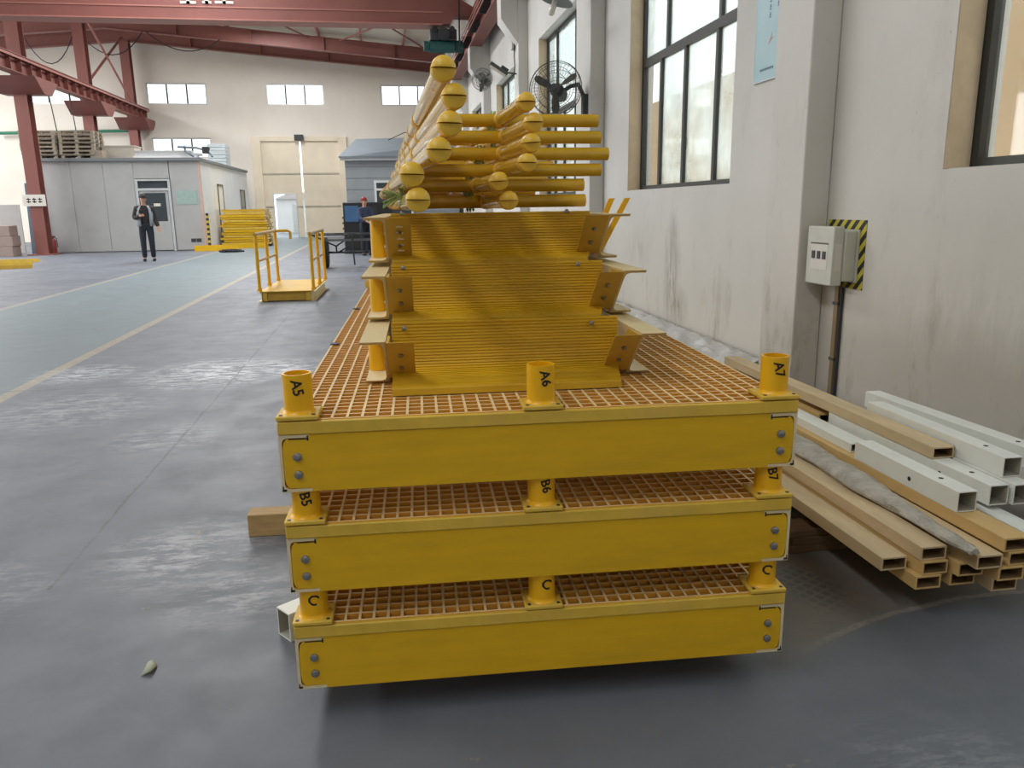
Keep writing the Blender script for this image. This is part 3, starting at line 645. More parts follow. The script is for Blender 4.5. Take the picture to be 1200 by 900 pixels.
# deck units on the top platform
UL, UR = 0.265, 0.985
uspec = [(0.8500, 0.39, 0.205, 0.8705, 0.178), (1.0105, 0.60, 0.475, 1.026, 0.172), (1.1770, 0.80, 0.69, 1.190, 0.162)]
ulab = ['lowest ribbed yellow deck unit with cream channel sides, on the grating', 'middle ribbed yellow deck unit, wedged between two like units', 'uppermost ribbed yellow deck unit, right under the handrail pile']
for k, (z0, vb, vf, zf, Ld) in enumerate(uspec):
    t = thing('deck_unit', ulab[k], 'deck unit', (OST.x, OST.y, z0), AST, 'stacked ribbed deck units')
    hh, th, fl, LL = 0.152, 0.008, 0.07, 1.45
    ve = lambda z: vb - z*1.2
    for s_ in (-1, 1):
        wx = UL if s_ < 0 else UR; d_ = s_
        # C profile, flanges outward, front end mitred (v depends on z)
        pr = [(wx, 0), (wx+d_*fl, 0), (wx+d_*fl, th), (wx+d_*(th+0.014), th), (wx+d_*(th+0.004), th+0.004), (wx+d_*th, th+0.014), (wx+d_*th, hh-th-0.014), (wx+d_*(th+0.004), hh-th-0.004), (wx+d_*(th+0.014), hh-th), (wx+d_*fl, hh-th), (wx+d_*fl, hh), (wx, hh)]
        n = len(pr); vs = [(a, ve(z), z) for a, z in pr]+[(a, vb+LL, z) for a, z in pr]
        ch = MB().raw(vs, [tuple(range(n)), tuple(range(n, 2*n))]+[(i, (i+1) % n, n+(i+1) % n, n+i) for i in range(n)]).build('side_channel', Y_CHAN, t, label='cream side channel with outward flanges')
        # angle bracket: front leg on the mitre plane and return leg along the web
        i0, i1 = wx-d_*0.001, wx-d_*0.078
        zA, zB = 0.018, hh-0.003; g = 0.006
        br_ = MB().raw([(i0, ve(zA)-g, zA), (i1, ve(zA)-g, zA), (i1, ve(zB)-g, zB), (i0, ve(zB)-g, zB), (i0, ve(zA), zA), (i1, ve(zA), zA), (i1, ve(zB), zB), (i0, ve(zB), zB)], ((0, 1, 2, 3), (4, 7, 6, 5), (0, 4, 5, 1), (1, 5, 6, 2), (2, 6, 7, 3), (3, 7, 4, 0)))
        j1 = wx-d_*0.009
        br_.raw([(i0, ve(zA), zA), (j1, ve(zA), zA), (j1, ve(zB), zB), (i0, ve(zB), zB), (i0, ve(zA)+0.12, zA), (j1, ve(zA)+0.12, zA), (j1, ve(zB)+0.12, zB), (i0, ve(zB)+0.12, zB)], ((0, 1, 2, 3), (4, 7, 6, 5), (0, 4, 5, 1), (1, 5, 6, 2), (2, 6, 7, 3), (3, 7, 4, 0)))
        bk = br_.build('angle_bracket', Y_BRK, t, smooth=False)
        for z in (0.06, 0.105):
            bolt_at(bk, ((i0+i1)/2, ve(z)-g-0.001, z), (math.radians(50), 0, 0), 'bolt', 0.62)
        if k == 2 and s_ < 0:
            b = MB()
            for q in range(5):
                z = 0.04+q*0.02; b.box((i0-(-0.03), ve(z)-g-0.004, z), (i0+0.052, ve(z)-g-0.002, z+0.006)); b.box((i0+0.036+0.004*(q % 2), ve(z)-g-0.006, z), (i0+0.042+0.004*(q % 2), ve(z)-g-0.002, z+0.012))
            b.build('white_writing', SIGNW, bk)
    # ribbed deck: a shallow nosing in front, then the upright ribbed face
    zf_ = zf-z0; uL, uR = UL+0.012, UR-0.058
    A0, A1, A2 = Vector((0, vf, zf_)), Vector((0, vb-0.010, zf_+0.003)), Vector((0, vb+0.002, Ld))
    bz = lambda f: (A0*(1-f)**2 + A1*(4.5*f*(1-f)) + A2*f*f)/((1-f)**2+4.5*f*(1-f)+f*f)
    cum = [bz(i/400) for i in range(401)]; ln = [0.0]
    for i in range(400): ln.append(ln[-1]+(cum[i+1]-cum[i]).length)
    def at_len(L_):
        k_ = min(range(401), key=lambda q: abs(ln[q]-L_)); k_ = min(max(k_, 1), 399); d_ = (cum[k_+1]-cum[k_-1]).normalized(); return cum[k_], Vector((0, -d_.z, d_.y))
    top_pts = []; nr = round(ln[-1]/0.0092)
    for i in range(nr):
        for (w_, hgt) in ((0.02, -0.0032), (0.26, -0.0032), (0.36, 0.0), (0.92, 0.0)):
            p_, nm_ = at_len(ln[-1]*(i+w_)/nr); top_pts.append(p_+nm_*hgt)
    top_pts.append(A2)
    low = [A2+Vector((0, 0.014, 0)), bz(0.75)+Vector((0, 0.02, -0.012)), bz(0.5)+Vector((0, 0.014, -0.02)), bz(0.25)+Vector((0, 0.006, -0.02)), A0+Vector((0, 0.0, -0.02))]
    prof_ = top_pts+low; n = len(prof_); ue_ = lambda p: uR + 0.032*min(1.0, max(0.0, (p.y-vf)/(vb-vf)))
    MB().raw([(uL, p.y, p.z) for p in prof_]+[(ue_(p), p.y, p.z) for p in prof_], [tuple(range(n-1, -1, -1)), tuple(range(n, 2*n))]+[(i, (i+1) % n, n+(i+1) % n, n+i) for i in range(n)]).build('ribbed_deck', Y_DECK, t, smooth=False)
    MB().box((uL, vf+0.006, zf_-0.0228), (uR-0.012, vf+0.02, zf_-0.0205)).build('deck_lip', Y_BRK, t)
    for uu in (UL+0.05, UR-0.11):
        bolt_at(t, (uu, vb-0.012, hh+0.010), (0, 0, 0), 'bolt', 0.6)
    # sleeve between the flanges of the left channel
    MB().cyl((UL-0.040, vb+0.16, 0.0085), (UL-0.040, vb+0.16, hh-0.0085), 0.029, n=20).build('post_sleeve', Y_POST, t)
    for z in (0.05, 0.1): bolt_at(t, (UL-0.0085, vb+0.03, z), (0, 0, math.radians(-90)), 'bolt', 0.7)
    for vv in (vb+0.5, vb+1.2): MB().box((UL+0.001, vv, 0.02), (UR-0.001, vv+0.05, 0.07)).build('cross_member', Y_BRK, t)
    if k == 2:
        for (ub, ut, vv) in ((1.02, 1.105, 1.08), (1.045, 1.15, 1.02)):
            b = MB(); b.prism([(ub-0.011, vv, 0.009), (ub+0.011, vv, 0.009), (ut+0.011, vv, 0.205), (ut-0.011, vv, 0.205)], (0, 0.012, 0)); b.build('flat_post', Y_POST, t)
# handrail frames on top
caps = [((0.370, 1.3765), (0.659, 1.3765), 1.024), ((0.358, 1.436), (0.629, 1.436), 1.017), ((0.425, 1.496), (0.721, 1.489), 1.085), ((0.453, 1.556), (0.734, 1.549), 1.114), ((0.465, 1.617), (0.742, 1.612), 1.083), ((0.441, 1.675), (0.718, 1.676), 1.072)]
hlab = ['bottom yellow tubular handrail frame, lying on the deck units', 'second yellow tubular handrail frame from the bottom of the pile', 'third yellow tubular handrail frame from the bottom of the pile', 'yellow tubular handrail frame, third from the top of the pile', 'yellow tubular handrail frame, second from the top of the pile', 'topmost yellow tubular handrail frame of the pile']
RC = 0.0296; RP = 0.0258
def cap_mesh():
    b = MB()                                  # faces -y; two half domes parted by a dark horizontal slit
    for s_ in (1, -1):
        rings = []; lip_ = -0.012 if s_ > 0 else 0.0
        for (r, y) in ((RP+0.001, 0.055), (RC-0.003, 0.05), (RC, 0.04), (RC, 0.008), (RC-0.002, 0.002), (RC-0.009, lip_*0.6-0.001), (0.010, lip_-0.002), (0.004, lip_-0.0025)):
            ring = []
            for i in range(15):
                a = math.pi*i/14; x, z = r*math.cos(a), r*math.sin(a)
                ring.append((x, y, s_*max(z, 0.0012)))
            rings.append(ring)
        vs = [p for r in rings for p in r]; n = 15; fs = []
        for k in range(len(rings)-1):
            for i in range(n-1): fs.append((k*n+i, k*n+i+1, (k+1)*n+i+1, (k+1)*n+i))
        fs.append(tuple(k*n for k in range(len(rings)))+tuple(k*n+n-1 for k in range(len(rings)-1, -1, -1)))
        fs.append(tuple((len(rings)-1)*n+i for i in range(n)))
        b.raw(vs, fs)
    return b.mesh('end_cap', Y_CAP)
cap_me = cap_mesh()
for k, ((ul, zl), (ur, zr_), ue) in enumerate(caps):
    zc = (zl+zr_)/2; da = math.radians([3.0, 3.6, 3.9, 3.9, 3.6, 2.8][k])
    p0 = slocal(ul, 0.02, zc)
    t = thing('handrail_frame', hlab[k], 'handrail', p0, AST+da, 'piled yellow handrail frames')
    loc = lambda u_, v_: ((u_-ul)*math.cos(da)+(v_-0.02)*math.sin(da), -(u_-ul)*math.sin(da)+(v_-0.02)*math.cos(da))
    (xr, yr), (xe, ye) = loc(ur, 0.62), loc(ue, 1.2)
    VE = 3.3
    MB().cyl((0, 0.04, 0), (0, VE, 0), RP, n=24).build('top_rail', Y_PIPE, t)
    MB().cyl((xr, yr+0.04, 0), (xr, VE-0.2, 0), RP, n=24).build('middle_rail', Y_PIPE, t)
    for (uu, vv) in ((0, 0), (xr, yr)):
        o = bpy.data.objects.new('end_cap', cap_me); COL.objects.link(o); o.parent = t; o.location = (uu, vv, 0); o.rotation_euler = (0, random.uniform(-0.07, 0.07) if uu else 0.03, 0)
    for i in range(3):
        vv = ye + i*0.92
        MB().cyl((0, vv, 0), (xe, vv, 0), RP*0.94, n=22).build('post', Y_PIPE, t)
        MB().cyl((0, vv-0.04, 0), (0, vv+0.04, 0), RP+0.0026, n=22).build('joint_collar', Y_CAP, t)
        MB().cyl((xr, vv-0.075, 0), (xr, vv+0.03, 0), RP+0.0026, n=22).build('joint_collar', Y_CAP, t)
    for i in range(2): MB().cyl((0, ye+0.45+i*0.9, 0), (0, ye+0.47+i*0.9, 0), RP+0.0026, n=20).build('ring', Y_CAP, t)
# ropes
def rope(label, pts, r=0.006, closed=False):
    P_ = [slocal(*p) for p in pts]; path = []; n = len(P_)
    for i in range(n if closed else n-1):
        for q in range(6): path.append(P_[i].lerp(P_[(i+1) % n], q/6) + Vector((random.uniform(-1, 1), random.uniform(-1, 1), random.uniform(-1, 1)))*0.0015)
    if not closed: path.append(P_[-1])
    return tag(MB().sweep(path, r, 7, closed).build('lashing_rope', ROPEG), label, 'rope')
def loops(cu, cv, z0, z1, n=3):
    pts = []
    for i in range(n):
        du = 0.012*i
        pts += [(cu+du, cv-0.034, z0), (cu+du-0.01, cv-0.036, (z0+z1)/2), (cu+du+0.004, cv-0.033, z1), (cu+du+0.006, cv, z1+0.034), (cu+du, cv+0.034, z1), (cu+du+0.006, cv+0.034, z0), (cu+du+0.004, cv, z0-0.034)]
    return pts
rope('green lashing rope round the upper two handrail frames', loops(0.655, 1.21, 1.615, 1.675, 2), 0.0045)
rope('knotted green lashing rope round the middle handrail frames', loops(0.60, 1.2, 1.49, 1.55, 3), 0.0045)
rope('knotted green lashing rope round the lower handrail frames', loops(0.555, 1.2, 1.377, 1.437, 3), 0.0045)
b = MB()
for i in range(16):
    a = random.uniform(0, 6.28); p0 = slocal(0.325, 0.5, 1.385); d_ = Vector((-abs(math.cos(a))*0.05-0.01, math.sin(a)*0.03, random.uniform(-0.03, 0.05)))
    b.sweep([p0, p0+d_*0.5+Vector((0, 0, 0.008)), p0+d_], 0.003, 5)
b.sweep([slocal(0.33, 0.5, 1.37), slocal(0.32, 0.49, 1.40), slocal(0.325, 0.5, 1.43)], 0.008, 6)
tag(b.build('frayed_rope', ROPEG), 'frayed green rope end tied low on the handrail pile', 'rope')
# spare pipe ends lying on the far grating
for i, (u_, z_, lb) in enumerate(((0.045, 0.8815, 'yellow pipe offcut lying at the edge of the grating'), (0.08, 0.9425, 'upper yellow pipe offcut on the grating edge'), (0.116, 0.8815, 'inner yellow pipe offcut on the grating beside another'))):
    t = thing('pipe_offcut', lb, 'pipe', slocal(u_, 3.2, z_), AST, 'spare pipe ends on the grating')
    MB().cyl((0, 0.04, 0), (0, 0.9, 0), 0.030, n=20).build('tube', Y_POST, t); MB().lathe([(0.03, 0.04), (0.034, 0.035), (0.034, 0.004), (0.028, 0)], 20, Matrix.Rotation(-math.pi/2, 4, 'X') @ Matrix.Diagonal((1, 1, 1, 1))).build('end_cap', Y_CAP, t)

# ------------------------------------------------------------------ tube pile by the wall
BW, BH, WW = 0.093, 0.047, 0.076
LZ = [0.100, 0.1478, 0.1956, 0.2434]
beige = [  # px centre of end face bottom, px y bottom, layer, yaw deg, length, material, label
 (1087, 690, 0, 0.0, 2.6, 0, 'lowest beige tube at the open side of the pile'),
 (1127, 685, 0, 0.0, 2.6, 0, 'lowest beige tube with a shadowed end, third row in'),
 (1176, 692, 0, 0.0, 2.6, 1, 'lowest beige tube with debris in its end'),
 (1047, 668, 1, 0.0, 2.4, 1, 'dusty beige tube jutting out over the wood blocks'),
 (1095, 673, 1, 0.0, 2.6, 0, 'beige tube between two others in the outer row'),
 (1137, 674.5, 1, 0.0, 2.7, 0, 'beige tube under the plastic-wrapped bundle'),
 (1184, 680, 1, 0.0, 2.7, 0, 'beige tube in the second layer near the wall'),
 (1093.5, 656, 2, 0.0, 2.7, 1, 'top beige tube of the outer row'),
 (1159, 666.5, 2, 0.0, 2.8, 1, 'beige tube carrying the end of the wrapped bundle'),
 (1196, 662, 2, 0.0, 2.7, 0, 'beige tube below the broad tan tube'),
 (1191, 646, 3, 0.3, 3.2, 0, 'tan tube supporting the white tubes'),
]
for (x, y, l, yaw, L, mi, lb) in beige:
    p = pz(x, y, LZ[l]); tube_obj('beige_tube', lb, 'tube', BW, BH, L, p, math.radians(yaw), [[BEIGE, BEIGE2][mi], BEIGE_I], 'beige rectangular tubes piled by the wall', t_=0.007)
z4 = 0.2912
whites = [(1132, 600, z4, 0.0, 0.62, 'short white square tube on top of the tan tube'), (1169, 592, z4, 0.0, 1.05, 'white square tube under the raised white one'), (1197, 591, z4, 0.0, 1.3, 'white square tube in the lower white layer next to the wall side'),
          (1185, 559, z4+WW+0.001, -0.6, 0.85, 'white square tube with a drilled hole in the upper layer'), (1226, 553, z4+WW+0.001, 2.5, 1.02, 'long white square tube, closest to the plaster wall')]
for (x, y, z, yaw, L, lb) in whites:
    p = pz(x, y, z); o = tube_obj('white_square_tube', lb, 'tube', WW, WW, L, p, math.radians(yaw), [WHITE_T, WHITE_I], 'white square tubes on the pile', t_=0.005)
    h = MB().cyl((0.0, 0.14, WW), (0.0, 0.14, WW+0.0008), 0.009, n=12).build('drilled_hole', INK, o)
    h = MB().cyl((-WW/2-0.0008, 0.26, WW*0.45), (-WW/2, 0.26, WW*0.45), 0.009, n=12).build('drilled_hole', INK, o)
p = pz(1107, 537, z4+WW+0.001)
tube_obj('beige_tube', 'long beige tube lying highest on the pile beside the white tubes', 'tube', BW, BH, 1.95, (p.x-0.008, p.y, p.z), 0.0, [BEIGE2, BEIGE_I], 'beige rectangular tubes piled by the wall', t_=0.007)
p = pz(1066, 541, 0.2912); 
tube_obj('beige_tube', 'beige tube in the shade below the highest beige one', 'tube', BW, BH, 1.2, (2.115, 3.45, 0.2912), 0.0, [BEIGE, BEIGE_I], 'beige rectangular tubes piled by the wall', t_=0.007)
p = pz(1015, 527, 0.30)
tube_obj('pale_flat_tube', 'pale blue-white flat tube behind the short white tube', 'tube', 0.09, 0.04, 2.2, (p.x-0.03, p.y, 0.2912), 0.0, [WHITE_T, WHITE_I])
p = pz(1225, 622, 0.292)
tube_obj('pale_flat_tube', 'pale flat tube lying beside the tan tube end', 'tube', 0.08, 0.03, 1.2, (p.x, p.y, 0.2912-0.0475), 0.0, [WHITE_T, WHITE_I])
# plastic-wrapped bundle
def wrapped():
    A = pz(1142, 648, 0.262); B_ = pz(915, 509, 0.262); n = 40; b = MB(); vs = []; fs = []; m = 14
    side = (B_-A).cross(Vector((0, 0, 1))).normalized()
    for i in range(n+1):
        f = i/n; c = A.lerp(B_, f); wv = 0.018+0.044*min(1, f*2.2)+0.006*math.sin(f*17); hv = 0.010+0.022*min(1, f*2.0)+0.004*math.sin(f*23+1)
        for j in range(m):
            a = 2*math.pi*j/m; jx = random.uniform(-1, 1)*0.004; vs.append(c + side*((wv+jx)*math.cos(a)) + Vector((0, 0, max(hv*math.sin(a), -hv*0.4)+jx*0.7)))
    for i in range(n):
        for j in range(m): fs.append((i*m+j, i*m+(j+1) % m, (i+1)*m+(j+1) % m, (i+1)*m+j))
    fs += [tuple(range(m-1, -1, -1)), tuple(range(n*m, n*m+m))]
    b.raw(vs, fs); o = b.build('wrapped_bundle', mat('dusty_plastic_wrap', (176, 170, 158), 0.35, 0.25, 14, bump=0.9, dirt=(96, 88, 78), dirt_amt=0.6))
    return tag(o, 'thin bundle wrapped in dusty grey plastic on the beige tubes', 'bundle')
wrapped()
blk = pz(950, 650, 0)
for i, (dz, dx, yaw, lb) in enumerate(((0.0, 0.0, 0.05, 'dark old wood block on the floor under the tubes'), (0.0335, 0.012, -0.04, 'dark old wood block in the middle of the support stack'), (0.0665, -0.01, 0.03, 'dark old wood block touching the beige tubes from below'))):
    o = MB().box((-0.06, 0, 0), (0.55, 0.11, 0.033)).build('wood_block', WOODD, bevel=0.004); o.location = (blk.x-0.02+dx, blk.y+0.02, dz); o.rotation_euler.z = yaw; tag(o, lb, 'wood block', 'wood blocks under the tubes')
for i, (yy, lb) in enumerate(((4.1, 'wood block carrying the hidden end of the tubes'),)):
    o = MB().box((1.5, yy, 0), (2.4, yy+0.1, 0.0995)).build('wood_block', WOODD, bevel=0.004); tag(o, lb, 'wood block')
# crumpled plastic sheet along the wall base
def tarp():
    b = MB(); nx, ny = 14, 60; vs = []; fs = []
    for j in range(ny+1):
        y = 5.75 + 4.9*j/ny; wv = 0.52+0.08*math.sin(j*0.5)+0.05*random.random()
        for i in range(nx+1):
            f = i/nx; x = 2.955-wv*(1-f); z = 0.012+0.16*max(0, f-0.35)**1.1 + 0.085*abs(math.sin(f*6+j*0.45+math.sin(j*1.7)))*random.uniform(0.15, 1.0)*(1 if 0 < i < nx else 0.3)
            vs.append((x, y+random.uniform(-0.02, 0.02), z))
    for j in range(ny):
        for i in range(nx): q = j*(nx+1)+i; fs.append((q, q+1, q+nx+2, q+nx+1))
    b.raw(vs, fs); o = b.build('plastic_sheet', PLASTIC); s_ = o.modifiers.new('s', 'SUBSURF'); s_.levels = 1; s_.render_levels = 1
    return tag(o, 'crumpled translucent plastic sheet along the foot of the wall', 'plastic sheet')
tarp()

# ------------------------------------------------------------------ right wall fittings
eb = thing('electrical_box', 'grey electrical breaker box with black and yellow striped border on the wall', 'electrical box', (XW, 4.86, 0.80))
MB().box((-0.004, -0.24, 0.0), (-0.0005, 0.20, 0.44)).build('hazard_border', HAZ, eb)
MB().box((-0.012, -0.18, 0.04), (-0.004, 0.17, 0.38)).build('back_plate', BOXG, eb)
MB().box((-0.09, -0.16, 0.05), (-0.012, 0.16, 0.37)).build('body', BOXG, eb, bevel=0.006)
cv = MB().box((-0.165, -0.145, 0.02), (-0.09, 0.175, 0.40)).build('front_cover', BOXG, eb, bevel=0.008)
# breaker window sits on the side that faces the hall and on the near end
MB().box((-0.150, -0.1452, 0.12), (-0.105, -0.1448, 0.29)).build('label_plate', SIGNW, eb)
w = MB().box((-0.1665, -0.085, 0.12), (-0.165, 0.12, 0.29)).build('breaker_window', SIGNW, cv)
for i in range(3): MB().box((-0.172, -0.065+i*0.065, 0.19), (-0.1665, -0.03+i*0.065, 0.24)).build('breaker_switch', DARK, w)
MB().box((-0.1668, -0.09, 0.285), (-0.1655, 0.125, 0.295)).build('window_trim', DGREY, cv)
c = thing('cable_trunking', 'vertical brown cable trunking running from floor to breaker box', 'trunking', (XW, 4.86, 0))
MB().box((-0.03, -0.022, 0), (-0.0005, 0.022, 0.82)).build('trunking', mat('trunking_brown', (138, 118, 88), 0.6, 0.15, 6), c, bevel=0.003)
MB().cyl((-0.012, -0.04, 0), (-0.012, -0.04, 0.80), 0.011, n=10).build('conduit', DARK, c)
for z in (0.3, 0.68): MB().box((-0.034, -0.03, z), (-0.0005, 0.03, z+0.02)).build('clip', DGREY, c)
ps = thing('wall_poster', 'pale blue vertical poster with dark characters beside the wall pillar', 'poster', (XW-0.001, 5.66, 2.29))
def poster_mat():
    m, t, b, oc = newmat('poster_blue'); t.link(t.mix(t.step(t.noise(oc, 3, 3), 0.3, 0.7), lin((160, 198, 208)), lin((178, 208, 212))), b.inputs['Base Color']); b.inputs['Roughness'].default_value = 0.35; return m
MB().box((-0.012, 0, 0), (0, 0.64, 0.98)).build('board', poster_mat(), ps)
MB().box((-0.014, -0.006, -0.008), (0, 0.646, 0)).box((-0.014, -0.008, 0), (0, 0, 0.98)).box((-0.014, 0.64, 0), (0, 0.648, 0.98)).build('edge_trim', ALU, ps)
b = MB()
for colx, z0, n in ((0.40, 0.445, 9), (0.275, 0.50, 8)):
    for i in range(n):
        z = z0+i*0.055; wd = 0.036 if colx > 0.4 else 0.024
        b.box((-0.0135, colx, z), (-0.012, colx+wd, z+0.006)).box((-0.0135, colx, z+0.018), (-0.012, colx+wd, z+0.024)).box((-0.0135, colx+wd*0.4, z), (-0.012, colx+wd*0.55, z+0.036)).box((-0.0135, colx+0.002, z+0.03), (-0.012, colx+wd*(0.6+0.3*(i % 2)), z+0.035))
for i in range(9): b.box((-0.0135, 0.52-i*0.025, 0.075), (-0.012, 0.537-i*0.025, 0.083)).box((-0.0135, 0.527-i*0.025, 0.066), (-0.012, 0.531-i*0.025, 0.09))
b.build('characters', mat('poster_ink', (48, 62, 92), 0.5, 0.1, 10), ps)
MB().prism([(-0.0132, 0.42, 0.25), (-0.0132, 0.36, 0.34), (-0.0132, 0.375, 0.29), (-0.0132, 0.335, 0.30)], (0.001, 0, 0)).build('picture', mat('poster_red', (190, 132, 110), 0.5, 0.1, 10), ps)
# wall fan
def wall_fan(name, label, ctr, r, facing, anchor):
    ctr = Vector(ctr); fcg = Vector(facing).normalized(); t = thing(name, label, 'fan', ctr)
    a = fcg.cross(Vector((0, 0, 1))).normalized(); u_ = a.cross(fcg)
    M = Matrix(((a.x, u_.x, fcg.x, 0), (a.y, u_.y, fcg.y, 0), (a.z, u_.z, fcg.z, 0), (0, 0, 0, 1)))
    gd = MB()
    for rr, zz in ((1.0, 0.0), (0.97, 0.05), (0.97, -0.05), (0.75, 0.085), (0.5, 0.1), (0.22, 0.1), (0.75, -0.085), (0.5, -0.1)):
        gd.sweep([M @ Vector((r*rr*math.cos(2*math.pi*i/36), r*rr*math.sin(2*math.pi*i/36), zz)) for i in range(36)], 0.004, 5, True)
    for i in range(40):
        q = 2*math.pi*i/40
        for s_ in (1, -1): gd.sweep([M @ Vector((r*k_*math.cos(q), r*k_*math.sin(q), s_*z_)) for k_, z_ in ((0.15, 0.105), (0.5, 0.1), (0.75, 0.085), (0.97, 0.05), (1.0, 0.0))], 0.0022, 4)
    gd.build('guard', DGREY, t)
    for i in range(3):
        q = 2*math.pi*i/3+0.5; vs = []
        for k_, w_, tw in ((0.14, 0.10, 0.05), (0.45, 0.24, 0.035), (0.75, 0.27, 0.02), (0.9, 0.16, 0.01)):
            for s_ in (-1, 1):
                for th_ in (0.003, -0.003): vs.append(M @ Vector((r*k_*math.cos(q)-s_*w_*r*0.5*math.sin(q), r*k_*math.sin(q)+s_*w_*r*0.5*math.cos(q), s_*tw+th_)))
        fs = []
        for k_ in range(3):
            o0, o1 = k_*4, k_*4+4; fs += [(o0, o1, o1+2, o0+2), (o0+1, o0+3, o1+3, o1+1), (o0, o0+1, o1+1, o1), (o0+2, o1+2, o1+3, o0+3)]
        fs += [(0, 2, 3, 1), (12, 13, 15, 14)]
        MB().raw(vs, fs).build('blade', DGREY, t)
    MB().cyl(M @ Vector((0, 0, -0.34)), M @ Vector((0, 0, -0.08)), 0.095, n=20).build('motor', DARK, t)
    MB().cyl(M @ Vector((0, 0, 0.0)), M @ Vector((0, 0, 0.11)), 0.06, 0.045, n=18).build('hub', DARK, t)
    an = Vector(anchor)-ctr; m0 = M @ Vector((0, 0, -0.26))
    MB().sweep([m0, m0*0.6+an*0.4+Vector((0, 0, 0.10)), m0*0.3+an*0.7+Vector((0, 0, 0.12)), an+Vector((-0.10, 0, 0.08)), an+Vector((-0.05, 0, -0.02)), an+Vector((-0.05, 0, -0.25))], 0.03, 10).build('arm', DARK, t)
    MB().box(an+Vector((-0.07, -0.06, -0.36)), an+Vector((-0.001, 0.06, 0.0))).build('wall_bracket', DARK, t, bevel=0.01)
    return t
wall_fan('wall_fan', 'large caged wall fan on a bent arm by the second pillar', px(651, 104, 2.36), 0.36, (-0.42, -0.9, 0.12), (2.8, 10.95, 2.82))
wall_fan('wall_fan', 'small-looking caged wall fan far along the right wall', px(565, 93, 2.52), 0.26, (-0.5, -0.86, 0.1), (2.8, 22.4, 4.75))
# lamps on the wall
lp = thing('industrial_lamp', 'flat enamel wall lamp shade with glass bulb high beside the window', 'lamp', (2.8, 10.95, 3.95))
MB().sweep([(-0.001, 0, 0.25), (-0.25, -0.05, 0.3), (-0.42, -0.1, 0.2), (-0.45, -0.1, 0.06)], 0.018, 8).build('arm', DARK, lp)
Ml = T(-0.46, -0.1, 0.02) @ Matrix.Rotation(math.radians(18), 4, 'Y')
MB().lathe([(0.03, 0.06), (0.05, 0.045), (0.24, 0.0), (0.245, -0.008), (0.05, 0.03), (0.03, 0.04)], 28, Ml).build('shade', mat('enamel_grey', (126, 134, 130), 0.35, 0.08, 8), lp)
MB().cyl(Ml @ Vector((0, 0, 0.03)), Ml @ Vector((0, 0, -0.05)), 0.032, n=14).build('socket', SIGNW, lp)
MB().lathe([(0.028, -0.05), (0.042, -0.08), (0.042, -0.17), (0.03, -0.2), (0.001, -0.205)], 16, Ml).build('bulb', mat('bulb_glass', (222, 216, 204), 0.15, 0.03, 8), lp)
def floodlight(label, loc, ln=0.3):
    t = thing('floodlight', label, 'lamp', loc)
    MB().sweep([(0.0, 0, 0), (-ln*0.6, -0.02, 0.02), (-ln, -0.06, 0.03)], 0.016, 8).build('bracket', DARK, t)
    Mf = T(-ln-0.06, -0.1, 0.07) @ Matrix.Rotation(math.radians(32), 4, 'Y')
    MB().box((-0.2, -0.12, -0.03), (0.2, 0.12, 0.03), Mf).build('housing', DGREY, t, bevel=0.01)
    MB().box((-0.18, -0.1, -0.045), (0.18, 0.1, -0.032), Mf).build('lens', SIGNW, t)
    MB().box((0.02, -0.1, 0.03), (0.18, 0.1, 0.09), Mf).build('driver', DARK, t, bevel=0.01)
    return t
floodlight('slim dark floodlight on the pillar with the cable', (2.78, 16.6, 3.95), 0.32)
floodlight('slim dark floodlight low on the far pillar', (2.78, 16.9, 2.98), 0.3)
cc = thing('cable_drop', 'dark cables and a switch box hanging down the pillar beside a window', 'cable', (2.79, 16.75, 3.9))
MB().sweep([(-0.01, 0.1, 1.6), (-0.012, 0.1, 1.0), (-0.012, 0.1, 0.9)], 0.012, 6).sweep([(-0.01, 0.02, 1.6), (-0.012, 0.03, 1.1), (-0.02, 0.0, 0.7), (-0.02, 0.05, 0.4), (-0.02, -0.02, 0.2), (-0.03, 0.05, 0.0)], 0.012, 6).build('cables', DARK, cc)
MB().box((-0.07, 0.04, 0.55), (-0.001, 0.2, 0.95)).build('switch_box', BOXG, cc, bevel=0.005)

# ------------------------------------------------------------------ background: cabin
YC = 29.0; XC0, XC1, ZCB = -11.0+0.35, -6.12, 3.05
cab = thing('site_cabin', 'long grey panel cabin with a door and transom inside the hall', 'cabin', (0, YC, 0))
cuts = [-11.35, -10.23, -9.21, -8.26]
YC2 = 38.6
MB().box((-11.35, 0.1, 0), (XC1-0.06, YC2-YC, ZCB-0.06)).build('core', GREY_P, cab, smooth=False)
for i in range(3): MB().box((cuts[i]+0.012, 0.0, 0.02), (cuts[i+1]-0.012, 0.1, ZCB-0.06)).build('wall_panel', GREY_P, cab, bevel=0.006)
MB().box((-8.248, 0, 2.42), (-7.13, 0.1, ZCB-0.06)).build('wall_panel', GREY_P, cab, bevel=0.006)
MB().box((-7.106, 0, 0.02), (XC1-0.06, 0.1, ZCB-0.06)).build('wall_panel', GREY_P, cab, bevel=0.006)
for x in cuts[1:]: MB().box((x-0.012, 0.02, 0.02), (x+0.012, 0.098, ZCB-0.06)).build('joint_strip', ALU, cab)
MB().box((XC1-0.06, -0.01, 0), (XC1+0.01, 0.08, ZCB)).build('corner_post', mat('cabin_corner', (196, 166, 150), 0.6, 0.08, 3), cab)
MB().box((-11.42, -0.12, ZCB-0.06), (XC1+0.05, YC2-YC+0.1, ZCB+0.04)).build('roof', mat('cabin_roof', (118, 122, 124), 0.6, 0.08, 2), cab)
